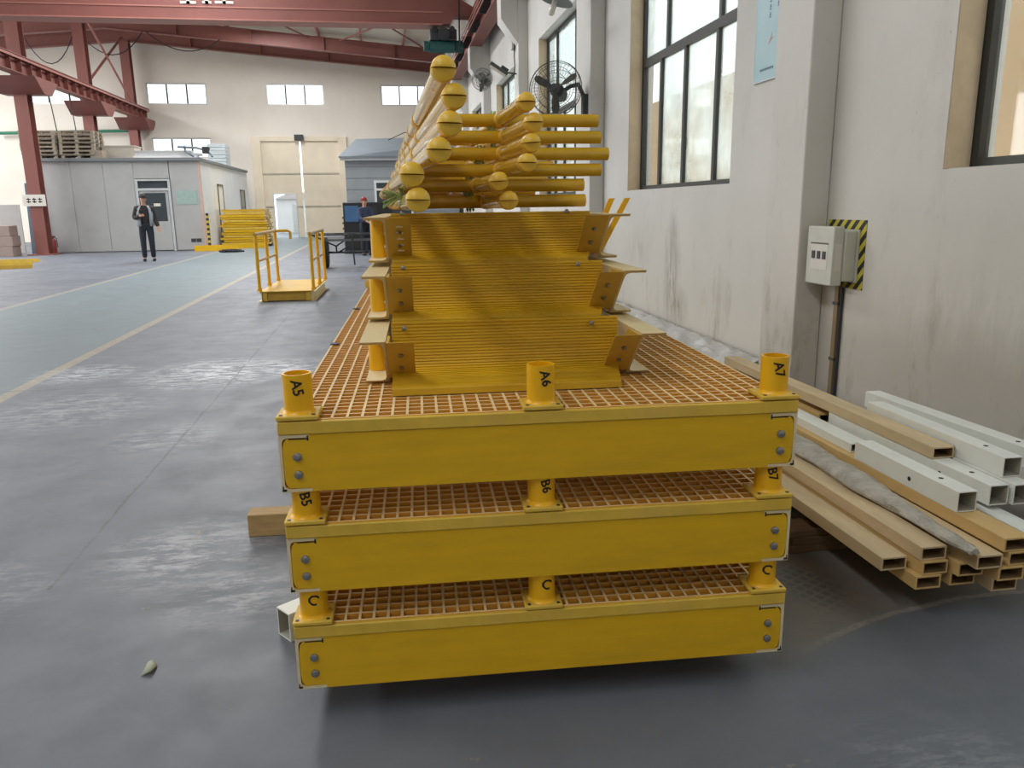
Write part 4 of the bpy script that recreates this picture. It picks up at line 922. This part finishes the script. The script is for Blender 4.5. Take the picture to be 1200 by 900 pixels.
dr = MB().box((-8.24, -0.03, 0), (-8.16, 0.1, 2.4)).box((-7.2, -0.03, 0), (-7.12, 0.1, 2.4)).box((-8.16, -0.03, 2.34), (-7.2, 0.1, 2.4)).box((-8.16, -0.03, 2.02), (-7.2, 0.1, 2.10)).build('door_frame', ALU, cab)
MB().box((-8.16, 0.03, 2.1), (-7.2, 0.05, 2.34)).build('transom_pane', DGLASS, cab)
dl = MB().box((-8.14, 0.0, 0.03), (-7.22, 0.05, 1.0)).box((-8.14, 0, 1.94), (-7.22, 0.05, 2.01)).box((-8.14, 0, 1.0), (-8.05, 0.05, 1.94)).box((-7.31, 0, 1.0), (-7.22, 0.05, 1.94)).build('door', WHITE_P, cab, bevel=0.004)
dl.data.materials[0] = GREY_P
MB().box((-8.05, 0.02, 1.0), (-7.31, 0.03, 1.94)).build('door_pane', DGLASS, dl)
MB().box((-8.12, -0.04, 0.98), (-8.09, 0.0, 1.12)).build('door_handle', DARK, dl)
MB().box((-7.72, 0.012, 1.5), (-7.5, 0.019, 1.6)).build('paper_note', SIGNW, dl)
MB().box((-6.95, -0.012, 1.55), (-6.28, 0, 2.02)).build('notice_board', SIGNG, cab)
for x in (-6.62, -6.44):
    v = MB().box((x, -0.012, 0.28), (x+0.16, 0, 0.4)).build('vent', DARK, cab)
for i in range(5):
    y0 = 0.1+i*1.9; MB().box((XC1-0.06, y0+0.01, 0.02), (XC1+0.0, y0+1.89, ZCB-0.06)).build('side_panel', WHITE_P, cab, bevel=0.005)
for (ya, yb, za, zb) in ((2.7, 3.7, 0.02, 2.3), (7.5, 8.6, 1.0, 2.2)):
    f_ = MB().box((XC1+0.001, ya, za), (XC1+0.03, ya+0.06, zb)).box((XC1+0.001, yb-0.06, za), (XC1+0.03, yb, zb)).box((XC1+0.001, ya, zb-0.06), (XC1+0.03, yb, zb)).build('side_frame', DGREY, cab)
    MB().box((XC1+0.001, ya+0.06, za), (XC1+0.012, yb-0.06, zb-0.06)).build('side_pane', DGLASS if ya > 5 else WHITE_P, f_)
o = MB().box((-0.04, -0.04, 0), (0.04, 0.04, 1.25)).build('hazard_post', stripes_mat('hazard_post_mat', (30, 30, 28), (196, 170, 40), 6, (0, 0, 1))); o.location = (-6.0, 28.9, 0); tag(o, 'short black and yellow striped guard post at the cabin corner', 'post')
# pallets and goods on the cabin roof
ZR = ZCB+0.042
pal = MB()
for i in range(5): pal.box((-0.55, -0.5+i*0.22, 0.10), (0.55, -0.38+i*0.22, 0.125))
for i in range(3):
    for j in range(3): pal.box((-0.55+i*0.5, -0.5+j*0.42, 0.025), (-0.45+i*0.5, -0.34+j*0.42, 0.10))
for j in range(3): pal.box((-0.55, -0.5+j*0.42, 0.0), (0.55, -0.38+j*0.42, 0.025))
pme = pal.mesh('pallet', PALLET, smooth=False)
xa = py(53, 170, 29.9).x; xb2 = xa+1.2
for s_, xx in enumerate((xa, xb2)):
    for i in range(7):
        o = bpy.data.objects.new('pallet', pme); COL.objects.link(o); o.location = (xx+random.uniform(-0.03, 0.03), 29.8+random.uniform(-0.03, 0.03), ZR+i*0.13)
        tag(o, ['lowest', 'second lowest', 'third lowest', 'middle', 'third highest', 'second highest', 'topmost'][i]+' weathered pallet in the roof stack next to the '+['front', 'second'][s_]+' steel column', 'pallet', ['pallets in the stack by the front column', 'pallets in the stack by the second column'][s_])
p0, p1 = py(120, 180, 29.8), py(158, 180, 29.8)
bx = thing('storage_crate', 'grey-beige storage crate on the cabin roof beside pallets', 'crate', ((p0.x+p1.x)/2, 29.8, ZR))
hw = (p1.x-p0.x)/2
MB().box((-hw, 0, 0), (hw, 0.8, 0.44)).build('body', mat('crate_grey', (186, 178, 164), 0.7, 0.1, 4), bx, bevel=0.01); MB().box((-hw-0.02, -0.02, 0.42), (hw+0.02, 0.82, 0.46)).build('lid', mat('crate_grey', (186, 178, 164)), bx)
for i in range(3):
    pa, pb = py(112, 177+i*3, 29.5), py(122, 177+i*3, 29.5)
    o = MB().box((-0.2, 0, 0), (0.2, 0.5, 0.09)).build('roof_board', PALLET); o.location = ((pa.x+pb.x)/2-0.05, 29.3, ZR+i*0.092); tag(o, ['bottom', 'middle', 'top'][i]+' short dark board of the three beside the roof crate', 'board')
for i, (x0, x1, z, lb) in enumerate(((157, 232, 0.0, 'long pale plank lying on the cabin roof edge'), (160, 236, 0.09, 'long pale plank on top of another on the cabin roof'), (158, 225, 0.18, 'thin grey plank highest on the cabin roof'))):
    pa, pb = py(x0, 182, 29.4), py(x1, 182, 29.4)
    o = MB().box((0, 0, 0), (pb.x-pa.x, 0.3, 0.085)).build('roof_plank', [WHITE_P, ALU, GREY_P][i], bevel=0.004); o.location = (pa.x, 29.3+0.05*i, ZR+z); tag(o, lb, 'plank')
pa = py(228, 176, 29.3)
rk = thing('pipe_clamp', 'dark blue-grey pipe vice lying on the cabin roof corner', 'clamp', (pa.x, 29.1, ZR))
MB().sweep([(-0.5, 0, 0.36), (0.1, 0, 0.33), (0.5, 0, 0.22), (0.62, -0.1, -0.02+0.05)], 0.035, 8).sweep([(-0.3, 0.1, 0.4), (-0.25, 0, 0.2), (0.0, 0, 0.04)], 0.035, 8).build('bars', mat('vice_grey', (104, 114, 124), 0.5, 0.1, 8), rk); MB().box((0.3, -0.1, 0.14), (0.52, 0.12, 0.36)).build('jaw', DARK, rk, bevel=0.02)
pa, pb = py(243, 178, 34), py(264, 178, 34)
gs = thing('panel_stack', 'stack of thin pale grey sheets standing on the cabin roof', 'panel stack', ((pa.x+pb.x)/2, 34, ZR)); hw = min((pb.x-pa.x)/2, 0.36)
for i in range(6): MB().box((-hw, 0, i*0.14), (hw, 1.0, i*0.14+0.128)).build('sheet', mat('sheet_grey', (188, 196, 198), 0.5, 0.06, 4), gs)
# leaning blue-grey board, extinguisher, standing grey panel, cartons, loose beams on the far left
pa = py(50, 294, 28.8)
o = MB().prism([(0, 0, 0), (0.5, 0, 0), (0.32, 0.16, 2.3), (0.0, 0.16, 2.3)], (0, 0.04, 0)).build('leaning_board', mat('board_blue', (88, 104, 118), 0.6, 0.15, 3)); o.location = (pa.x-0.3, 28.72, 0); tag(o, 'dark blue-grey board leaning between the column and cabin', 'board')
pa = py(63, 294, 28.7)
fe = thing('fire_extinguisher', 'dark red fire extinguisher standing against the grey cabin', 'extinguisher', (pa.x, 28.75, 0))
MB().lathe([(0.09, 0), (0.095, 0.02), (0.095, 0.4), (0.07, 0.47), (0.03, 0.5), (0.03, 0.54)], 18).build('cylinder', mat('extinguisher_red', (132, 50, 48), 0.35, 0.08, 8), fe)
MB().box((-0.04, -0.02, 0.54), (0.08, 0.02, 0.58)).build('valve', DARK, fe); MB().sweep([(0.03, 0, 0.54), (0.12, 0, 0.5), (0.13, 0, 0.2)], 0.012, 6).build('hose', BLACK, fe)
pa, pb = pz(18, 297), pz(37, 297)
o = MB().box((0, 0, 0), (1.0, 0.05, 1.62)).build('grey_partition', mat('partition_grey', (176, 172, 168), 0.6, 0.06, 2), bevel=0.004); o.location = (-13.2, 29.6, 0); tag(o, 'plain grey partition board standing behind the front steel column', 'partition')
pa = pz(4, 301)
for i, (z, dx) in enumerate(((0, 0), (0.32, 0.03), (0.64, -0.02))):
    o = MB().box((-0.35, 0, 0), (0.35, 0.6, 0.315)).build('carton', PINKB, bevel=0.006); o.location = (pa.x+dx-0.05, pa.y, z); tag(o, ['bottom', 'middle', 'top'][i]+' pinkish brown carton of the pile by the bright side bay', 'carton', 'cartons by the side bay')
def chan_beam(label, loc, L, yaw, m=Y_FRP):
    b = MB(); b.prism([(0, -0.07, 0), (0, 0.07, 0), (0, 0.07, 0.012), (0, -0.058, 0.012), (0, -0.058, 0.09), (0, -0.07, 0.09)], (L, 0, 0))
    o = b.build('yellow_channel', m, smooth=False); o.location = loc; o.rotation_euler.z = yaw; return tag(o, label, 'channel')
q = pz(0, 308); chan_beam('yellow channel offcut lying at the left of the far floor', (q.x-0.5, q.y, 0), 1.5, 0.1, Y_LIP)
q = pz(0, 312); chan_beam('yellow channel offcut in front of another by the cartons', (q.x-0.5, q.y, 0), 1.25, 0.15, Y_LIP)
q = pz(-2, 316); chan_beam('ochre channel offcut with upturned edge on the far floor', (q.x-0.5, q.y, 0), 1.2, 0.25, Y_BRK)
# yellow panel bundle beside the cabin
q = pz(255, 289)
yb = thing('panel_bundle', 'tall bundle of yellow grating panels stacked beside the cabin wall', 'panel bundle', (-5.55, 31.0, 0), 0.0)
random.seed(3)
zt_ = 0.0
for i in range(15):
    h_ = random.uniform(0.075, 0.105); w0, w1 = random.uniform(-0.07, 0.07), random.uniform(-0.12, 0.12); top = zt_ > 1.12
    if zt_+h_ > 1.42: break
    M_ = T(0.35, 0.7, zt_) @ rotz(random.uniform(-0.03, 0.03))
    pb_ = MB().box((-0.77+(0.12 if top else 0)+w0, -0.7, 0), (0.80+w1*0.7, 0.8+w1, h_-0.012), M_).build('panel', [Y_FRP, Y_LIP, Y_DECK][i % 3], yb)
    for e_ in range(4): MB().box((0.80+w1*0.7, -0.66+e_*0.36, 0.008), (0.80+w1*0.7+random.uniform(0.02, 0.1), -0.42+e_*0.36, h_-0.024), M_).build('panel_tongue', Y_CHAN, pb_)
    zt_ += h_
o = chan_beam('long low yellow channel lying in front of the cabin corner', (-6.35, 28.2, 0), 1.4, 0.08); o.scale = (1, 1.6, 2.2)
o = chan_beam('short yellow channel lying on the floor before the panel bundle', (-5.2, 29.6, 0), 1.0, 0.3); o.scale = (1, 1.6, 2.0)
cl_ = pz(271, 295.5)
o = MB().sweep([(cl_.x+0.4*math.cos(a/8*6.28*2.5)*(1-a/60), cl_.y+0.4*math.sin(a/8*6.28*2.5)*(1-a/60), 0.03+0.002*a) for a in range(24)], 0.028, 6).build('cable_coil', BLACK); tag(o, 'coiled black cable on the floor before the yellow bundle', 'cable')
# small yellow platform with rails on the floor
sp_ = thing('step_platform', 'small yellow platform with two side handrails on the open floor', 'platform', (-1.86, 12.2, 0), math.radians(-1.5))
WS, DS = 0.72, 1.95
MB().box((-0.03, 0, 0.142), (WS+0.03, DS, 0.156)).build('deck_plate', Y_DECK, sp_, bevel=0.003)
for s_ in (0, 1):
    x = 0.0 if not s_ else WS; d_ = 1 if s_ else -1
    MB().prism([(x, 0, 0), (x+d_*0.06, 0, 0), (x+d_*0.06, 0, 0.008), (x+d_*0.008, 0, 0.008), (x+d_*0.008, 0, 0.132), (x+d_*0.06, 0, 0.132), (x+d_*0.06, 0, 0.141), (x, 0, 0.141)], (0, DS, 0)).build('side_channel', Y_CHAN, sp_, smooth=False)
    px_ = x + d_*0.035-(0.0)
    for i, vv in enumerate((0.06, 0.95, 1.85)):
        MB().cyl((px_, vv, 0.157), (px_, vv, 0.98), 0.026, n=14).build('rail_post', Y_POST, sp_)
        MB().cyl((px_, vv, 0.157), (px_, vv, 0.2), 0.036, n=14).build('post_collar', Y_POST, sp_)
    MB().cyl((px_, -0.0, 0.995), (px_, 1.92, 0.995), 0.026, n=14).build('top_rail', Y_PIPE, sp_)
    MB().cyl((px_, 0.06, 0.60), (px_, 1.85, 0.60), 0.022, n=14).build('middle_rail', Y_PIPE, sp_)
    if not s_: MB().sweep([(px_, 1.9, 0.995), (px_+0.2, 1.95, 0.995), (px_+0.24, 1.95, 0.97), (px_+0.24, 1.95, 0.85)], 0.024, 10).build('rail_end', Y_PIPE, sp_)
MB().box((0.02, 0.05, 0.01), (WS-0.02, 0.062, 0.14)).build('end_plate', Y_BRK, sp_)
for x in (0.005, WS-0.075): MB().box((x, 0.02, 0.005), (x+0.07, 0.03, 0.135)).build('angle_bracket', Y_LIP, sp_)
# hand cart
hcart = thing('hand_cart', 'black two-wheeled tubular hand cart beside the yellow stack', 'cart', (-1.37, 18.9, 0))
for xx in (0.0, 1.15):
    wh = MB()
    wh.lathe([(0.24, -0.05), (0.32, -0.062), (0.35, -0.03), (0.355, 0.0), (0.35, 0.03), (0.32, 0.062), (0.24, 0.05)], 32, T(xx, 0, 0.355) @ Matrix.Rotation(math.pi/2, 4, 'Y'))
    w_ = wh.build('wheel', BLACK, hcart)
    MB().lathe([(0.05, -0.06), (0.24, -0.02), (0.24, 0.02), (0.05, 0.06)], 20, T(xx, 0, 0.355) @ Matrix.Rotation(math.pi/2, 4, 'Y')).build('wheel_rim', DARK, w_)
MB().cyl((-0.03, 0, 0.355), (1.18, 0, 0.355), 0.025, n=10).build('axle', DARK, hcart)
MB().box((-0.28, -0.35, 0.745), (1.5, -0.31, 0.785)).box((-0.28, 0.5, 0.745), (1.5, 0.54, 0.785)).box((-0.28, -0.31, 0.745), (-0.24, 0.5, 0.785)).box((1.46, -0.31, 0.745), (1.5, 0.5, 0.785)).build('frame', DARK, hcart, bevel=0.006)
for x in (0.1, 0.4, 0.7, 1.0): MB().box((x, -0.31, 0.75), (x+0.1, 0.5, 0.765)).build('bed_slat', DARK, hcart)
MB().cyl((-0.24, -0.33, 0.76), (0.25, -0.1, 0.5), 0.018, n=8).cyl((0.25, -0.1, 0.5), (0.25, 0, 0.36), 0.018, n=8).cyl((0.25, -0.1, 0.5), (0.62, -0.33, 0.75), 0.018, n=8).cyl((0.3, 0, 0.36), (0.62, -0.33, 0.55), 0.018, n=8).build('strut', DARK, hcart)
MB().cyl((0.62, -0.33, 0.75), (0.66, -0.36, 0.08), 0.018, n=8).build('prop_leg', DARK, hcart)
MB().box((0.05, -0.33, 0.62), (1.4, -0.29, 0.67)).build('lower_rail', mat('cart_grey', (96, 98, 98), 0.5, 0.1, 8), hcart)
# dark machine cabinet with blue panel
mc = thing('machine_cabinet', 'black machine cabinet with a blue front panel by the grey shed', 'machine', (-1.21, 24.7, 0))
MB().box((0, 0, 0.12), (1.5, 0.9, 1.52)).build('cabinet', mat('machine_black', (40, 40, 42), 0.5, 0.15, 5), mc, bevel=0.02)
MB().box((0.05, -0.015, 0.95), (0.45, 0.0, 1.42)).build('blue_panel', BLUE, mc); MB().box((0.55, -0.012, 0.95), (1.0, 0, 1.4)).build('door_panel', DARK, mc)
MB().box((-0.02, -0.05, 0.0), (1.52, 0.95, 0.12)).build('plinth', DARK, mc)
MB().box((0.48, -0.03, 1.1), (0.51, 0, 1.2)).build('handle', ALU, mc)
for i in range(5): MB().box((-0.035, -0.02, 0.4+i*0.16), (0.0, 0.06, 0.46+i*0.16)).build('hinge', DGREY, mc)
# grey shed
sh = thing('grey_shed', 'grey shed with a tarpaulin-covered sloping roof at the end of the hall', 'shed', (-1.30, 30, 0))
MB().box((0, 0, 0), (4.1, 6.0, 3.02)).build('walls', mat('shed_grey', (150, 156, 160), 0.6, 0.06, 2), sh, smooth=False)
for i in range(7): MB().box((0.0, -0.01, 0.4+i*0.4), (4.1, -0.001, 0.415+i*0.4)).build('siding_joint', GREY_R, sh)
MB().box((-0.16, -0.25, 3.02), (4.1, -0.1, 3.1)).build('gutter', ALU, sh)
MB().raw([(-0.2, -0.3, 3.1), (4.1, -0.3, 3.1), (4.1, 3.0, 4.05), (0.35, 3.0, 3.95), (-0.2, -0.3, 3.16), (4.1, -0.3, 3.16), (4.1, 3.0, 4.11), (0.35, 3.0, 4.01), (4.1, 6.1, 3.1), (0.0, 6.1, 3.1), (4.1, 6.1, 3.16), (0.0, 6.1, 3.16)],
         ((0, 1, 2, 3), (4, 7, 6, 5), (0, 4, 5, 1), (1, 5, 6, 2), (3, 7, 4, 0), (3, 2, 8, 9), (7, 11, 10, 6), (2, 6, 10, 8), (9, 11, 7, 3), (8, 10, 11, 9))).build('roof', GREY_R, sh, smooth=False)
MB().raw([(0.3, -0.305, 3.165), (4.05, -0.305, 3.165), (4.05, 0.9, 3.58), (2.4, 0.55, 3.46), (1.2, 0.1, 3.32)], ((0, 1, 2, 3, 4),)).build('tarpaulin', mat('tarp_slate', (98, 108, 116), 0.5, 0.15, 3), sh)
MB().box((1.0, -0.04, 1.0), (1.08, 0, 2.32)).box((1.08, -0.04, 2.24), (2.4, 0, 2.32)).box((1.08, -0.04, 1.96), (2.4, 0, 2.04)).box((2.32, -0.04, 1.0), (2.4, 0, 1.96)).build('window_frame', WHITE_P, sh)
MB().box((1.08, -0.02, 1.0), (2.32, -0.011, 1.96)).build('pane', DGLASS, sh); MB().box((1.08, -0.02, 2.04), (1.66, -0.011, 2.24)).build('pane', DGLASS, sh); MB().box((1.66, -0.03, 2.04), (2.32, -0.011, 2.24)).build('paper', SIGNW, sh)
cable('roof_cable', 'thin dark cable arching over the grey shed roof', [(0.3, 31.5, 3.85), (0.9, 31.5, 4.12), (1.6, 31.5, 4.17), (2.4, 31.5, 4.1)], 0.015)
# yard seen through the wicket
yd = thing('yard_shed', 'pale shed in the sunlit yard beyond the open wicket door', 'shed', (-6.1, 48, 0))
MB().box((0, 0, 0), (2.4, 2.0, 1.9)).build('walls', mat('yard_pale', (226, 228, 228), 0.7, 0.05, 2), yd); MB().prism([(-0.15, -0.15, 1.9), (2.55, -0.15, 1.9), (1.2, -0.15, 2.4)], (0, 2.3, 0)).build('roof', mat('yard_roof', (196, 190, 188), 0.7, 0.05, 2), yd); MB().box((0.9, -0.02, 0.05), (1.5, 0, 1.6)).build('door', ALU, yd)

# ------------------------------------------------------------------ people
def skinned(name, joints, edges, mats, parent=None, sub=2):
    me = bpy.data.meshes.new(name); names = list(joints); idx = {n: i for i, n in enumerate(names)}
    me.from_pydata([joints[n][0] for n in names], [(idx[a], idx[b_]) for a, b_ in edges], [])
    o = bpy.data.objects.new(name, me); COL.objects.link(o)
    o.modifiers.new('skin', 'SKIN')
    for i, n in enumerate(names):
        r = joints[n][1]; sv = me.skin_vertices[0].data[i]; sv.radius = r if isinstance(r, tuple) else (r, r); sv.use_root = (i == 0)
    s_ = o.modifiers.new('sub', 'SUBSURF'); s_.levels = sub; s_.render_levels = sub
    dg = bpy.context.evaluated_depsgraph_get(); dg.update(); nm = bpy.data.meshes.new_from_object(o.evaluated_get(dg)); bpy.data.objects.remove(o)
    nm.materials.clear(); nm.materials.append(mats); nm.polygons.foreach_set('use_smooth', [True]*len(nm.polygons))
    q = bpy.data.objects.new(name, nm); COL.objects.link(q); q.parent = parent; return q
def person(label, loc, rz, height, vest, sleeve, trousers, cap, right_arm, left_arm):
    t = thing('person', label, 'person', loc, rz); k = height/1.75
    V = lambda x, y, z: (x*k, y*k, z*k)
    J = {'pel': (V(0, 0, 0.95), (0.13, 0.10)), 'waist': (V(0, 0, 1.08), (0.125, 0.095)), 'chest': (V(0, 0.0, 1.28), (0.15, 0.105)), 'coll': (V(0, 0.0, 1.42), (0.10, 0.075)), 'neck': (V(0, -0.005, 1.49), 0.052),
         'chin': (V(0, -0.02, 1.55), (0.062, 0.07)), 'face': (V(0, -0.02, 1.62), (0.074, 0.088)), 'brow': (V(0, -0.01, 1.68), (0.076, 0.092)), 'crown': (V(0, 0.0, 1.735), (0.05, 0.06)), 'nose': (V(0, -0.112, 1.625), 0.014)}
    E_ = [('pel', 'waist'), ('waist', 'chest'), ('chest', 'coll'), ('coll', 'neck'), ('neck', 'chin'), ('chin', 'face'), ('face', 'brow'), ('brow', 'crown'), ('face', 'nose')]
    legs = []; arms = []
    for s_, nm in ((-1, 'r'), (1, 'l')):
        J['hip'+nm] = (V(s_*0.095, 0, 0.90), 0.085); J['kn'+nm] = (V(s_*0.105, -0.02, 0.50), 0.058); J['an'+nm] = (V(s_*0.11, 0.01, 0.075), 0.042); J['toe'+nm] = (V(s_*0.125, -0.15, 0.035), 0.033)
        L_ = [('pel', 'hip'+nm), ('hip'+nm, 'kn'+nm), ('kn'+nm, 'an'+nm), ('an'+nm, 'toe'+nm)]; E_ += L_; legs += L_[:3]
        el, wr = (right_arm if s_ < 0 else left_arm)
        J['sh'+nm] = (V(s_*0.18, 0, 1.40), 0.06); J['el'+nm] = (V(*el), 0.045); J['wr'+nm] = (V(*wr), 0.03)
        d_ = (Vector(wr)-Vector(el)).normalized(); side = d_.cross(Vector((0, 1, 0.2))).normalized(); pm = Vector(wr)+d_*0.06
        J['pa'+nm] = (V(*pm), (0.034, 0.02)); L_ = [('coll', 'sh'+nm), ('sh'+nm, 'el'+nm), ('el'+nm, 'wr'+nm)]; E_ += L_+[('wr'+nm, 'pa'+nm)]; arms += L_
        curl = Vector((0, -0.35, -0.15)) if wr[2] > 1.0 else Vector((-s_*0.2, -0.25, 0))
        for q in range(4):
            base = pm + d_*0.03 + side*(0.024-0.016*q); mid = base + d_*(0.04-0.004*abs(q-1)); tip = mid + (d_+curl*1.6).normalized()*(0.035-0.004*abs(q-1))
            J['f%d' % q+nm] = (V(*base), 0.009); J['g%d' % q+nm] = (V(*mid), 0.0085); J['h%d' % q+nm] = (V(*tip), 0.007); E_ += [('pa'+nm, 'f%d' % q+nm), ('f%d' % q+nm, 'g%d' % q+nm), ('g%d' % q+nm, 'h%d' % q+nm)]
        tb = Vector(wr)+d_*0.03+side*0.035; J['t0'+nm] = (V(*tb), 0.011); J['t1'+nm] = (V(*(tb+d_*0.03+side*0.02)), 0.009); E_ += [('wr'+nm, 't0'+nm), ('t0'+nm, 't1'+nm)]
    J = {n: (p, tuple(q*k for q in r) if isinstance(r, tuple) else r*k) for n, (p, r) in J.items()}
    body = skinned('body', J, E_, SKIN, t, 2)
    def sub_(names, edges, grow, m, nm):
        used = {a for e in edges for a in e}; order = [n for n in names if n in used]
        jj = {n: (J[n][0], tuple(q+grow for q in J[n][1]) if isinstance(J[n][1], tuple) else J[n][1]+grow) for n in order}
        return skinned(nm, jj, edges, m, t, 2)
    sub_(list(J), [('pel', 'waist')]+legs, 0.022, trousers, 'trousers')
    sub_(['chest']+[n for n in J if n != 'chest'], [('waist', 'pel'), ('waist', 'chest'), ('chest', 'coll'), ('coll', 'neck')]+arms, 0.026, sleeve, 'jacket')
    # open vest over the jacket: two front panels and a back
    vs = []; fs = []
    prof = [(0.93, 0.215, 0.175), (1.08, 0.205, 0.168), (1.25, 0.222, 0.172), (1.38, 0.205, 0.150), (1.47, 0.135, 0.122)]; n = 21
    for z, a_, b_ in prof:
        for i in range(n):
            q = math.radians(-90+32) + math.radians(296)*i/(n-1); vs.append(V(a_*math.cos(q), b_*math.sin(q), z))
    for r in range(len(prof)-1):
        for i in range(n-1): fs.append((r*n+i, r*n+i+1, (r+1)*n+i+1, (r+1)*n+i))
    if vest:
        o = MB().raw(vs, fs).build('vest', vest, t); so = o.modifiers.new('solid', 'SOLIDIFY'); so.thickness = 0.012
    for s_ in (-1, 1): MB().ball(V(s_*0.12, -0.055, 0.045), 0.06*k, 12, (0.8, 2.0, 0.75)).build('shoe', BLACK, t)
    M = T(0, 0.0, 1.68*k)
    MB().lathe([(0.098*k, -0.005), (0.1*k, 0.02), (0.088*k, 0.065*k), (0.05*k, 0.095*k), (0.002, 0.105*k)], 18, M).build('cap', cap, t)
    MB().box((-0.06*k, -0.15*k, 1.672*k), (0.06*k, -0.08*k, 1.684*k)).build('cap_peak', cap, t)
    for s_ in (-1, 1):
        MB().ball(V(s_*0.03, -0.1, 1.645), 0.009*k, 8).build('eye', INK, t); MB().ball(V(s_*0.082, 0.0, 1.625), 0.022*k, 8, (0.5, 0.8, 1.3)).build('ear', SKIN, t)
    MB().box(V(-0.025, -0.103, 1.578), V(0.025, -0.095, 1.586)).build('mouth', mat('lips', (150, 96, 88), 0.6, 0.05, 8), t)
    return t
person('person in a light grey vest, dark sleeves and navy trousers before the cabin', (-6.44, 23.2, 0), math.radians(15), 1.78, CLOTHG, CLOTHD, NAVY, BLACK,
       ((-0.26, -0.02, 1.14), (-0.10, -0.24, 1.20)), ((0.25, 0.02, 1.13), (0.30, -0.07, 0.90)))
o = MB().box((-0.035, -0.006, 0), (0.035, 0.006, 0.12)).build('phone', DARK, bevel=0.004); o.location = (-6.475, 22.92, 1.30); o.rotation_euler = (0.6, 0.3, 0.2); tag(o, 'small dark phone held by the person in the grey vest', 'phone')
person('person in dark blue clothes and red helmet behind the hand cart', (-0.55, 23.6, 0), math.radians(35), 1.63, None, mat('work_blue', (58, 68, 96), 0.85, 0.15, 8), NAVY, REDCAP,
       ((-0.25, -0.1, 1.14), (-0.18, -0.34, 1.06)), ((0.25, -0.1, 1.14), (0.16, -0.34, 1.05)))

q = pz(165, 793)
o = MB().raw([(0, 0, 0.002), (0.03, 0.005, 0.012), (0.035, 0.045, 0.004), (0.008, 0.05, 0.016), (0.012, 0.085, 0.003), (-0.004, 0.06, 0.002)], ((0, 1, 2, 3), (3, 2, 4, 5))).build('paper_scrap', mat('scrap', (170, 172, 150), 0.8, 0.15, 20)); o.location = q; so = o.modifiers.new('solid', 'SOLIDIFY'); so.thickness = 0.0015
tag(o, 'tiny crumpled paper scrap on the bare floor', 'paper')
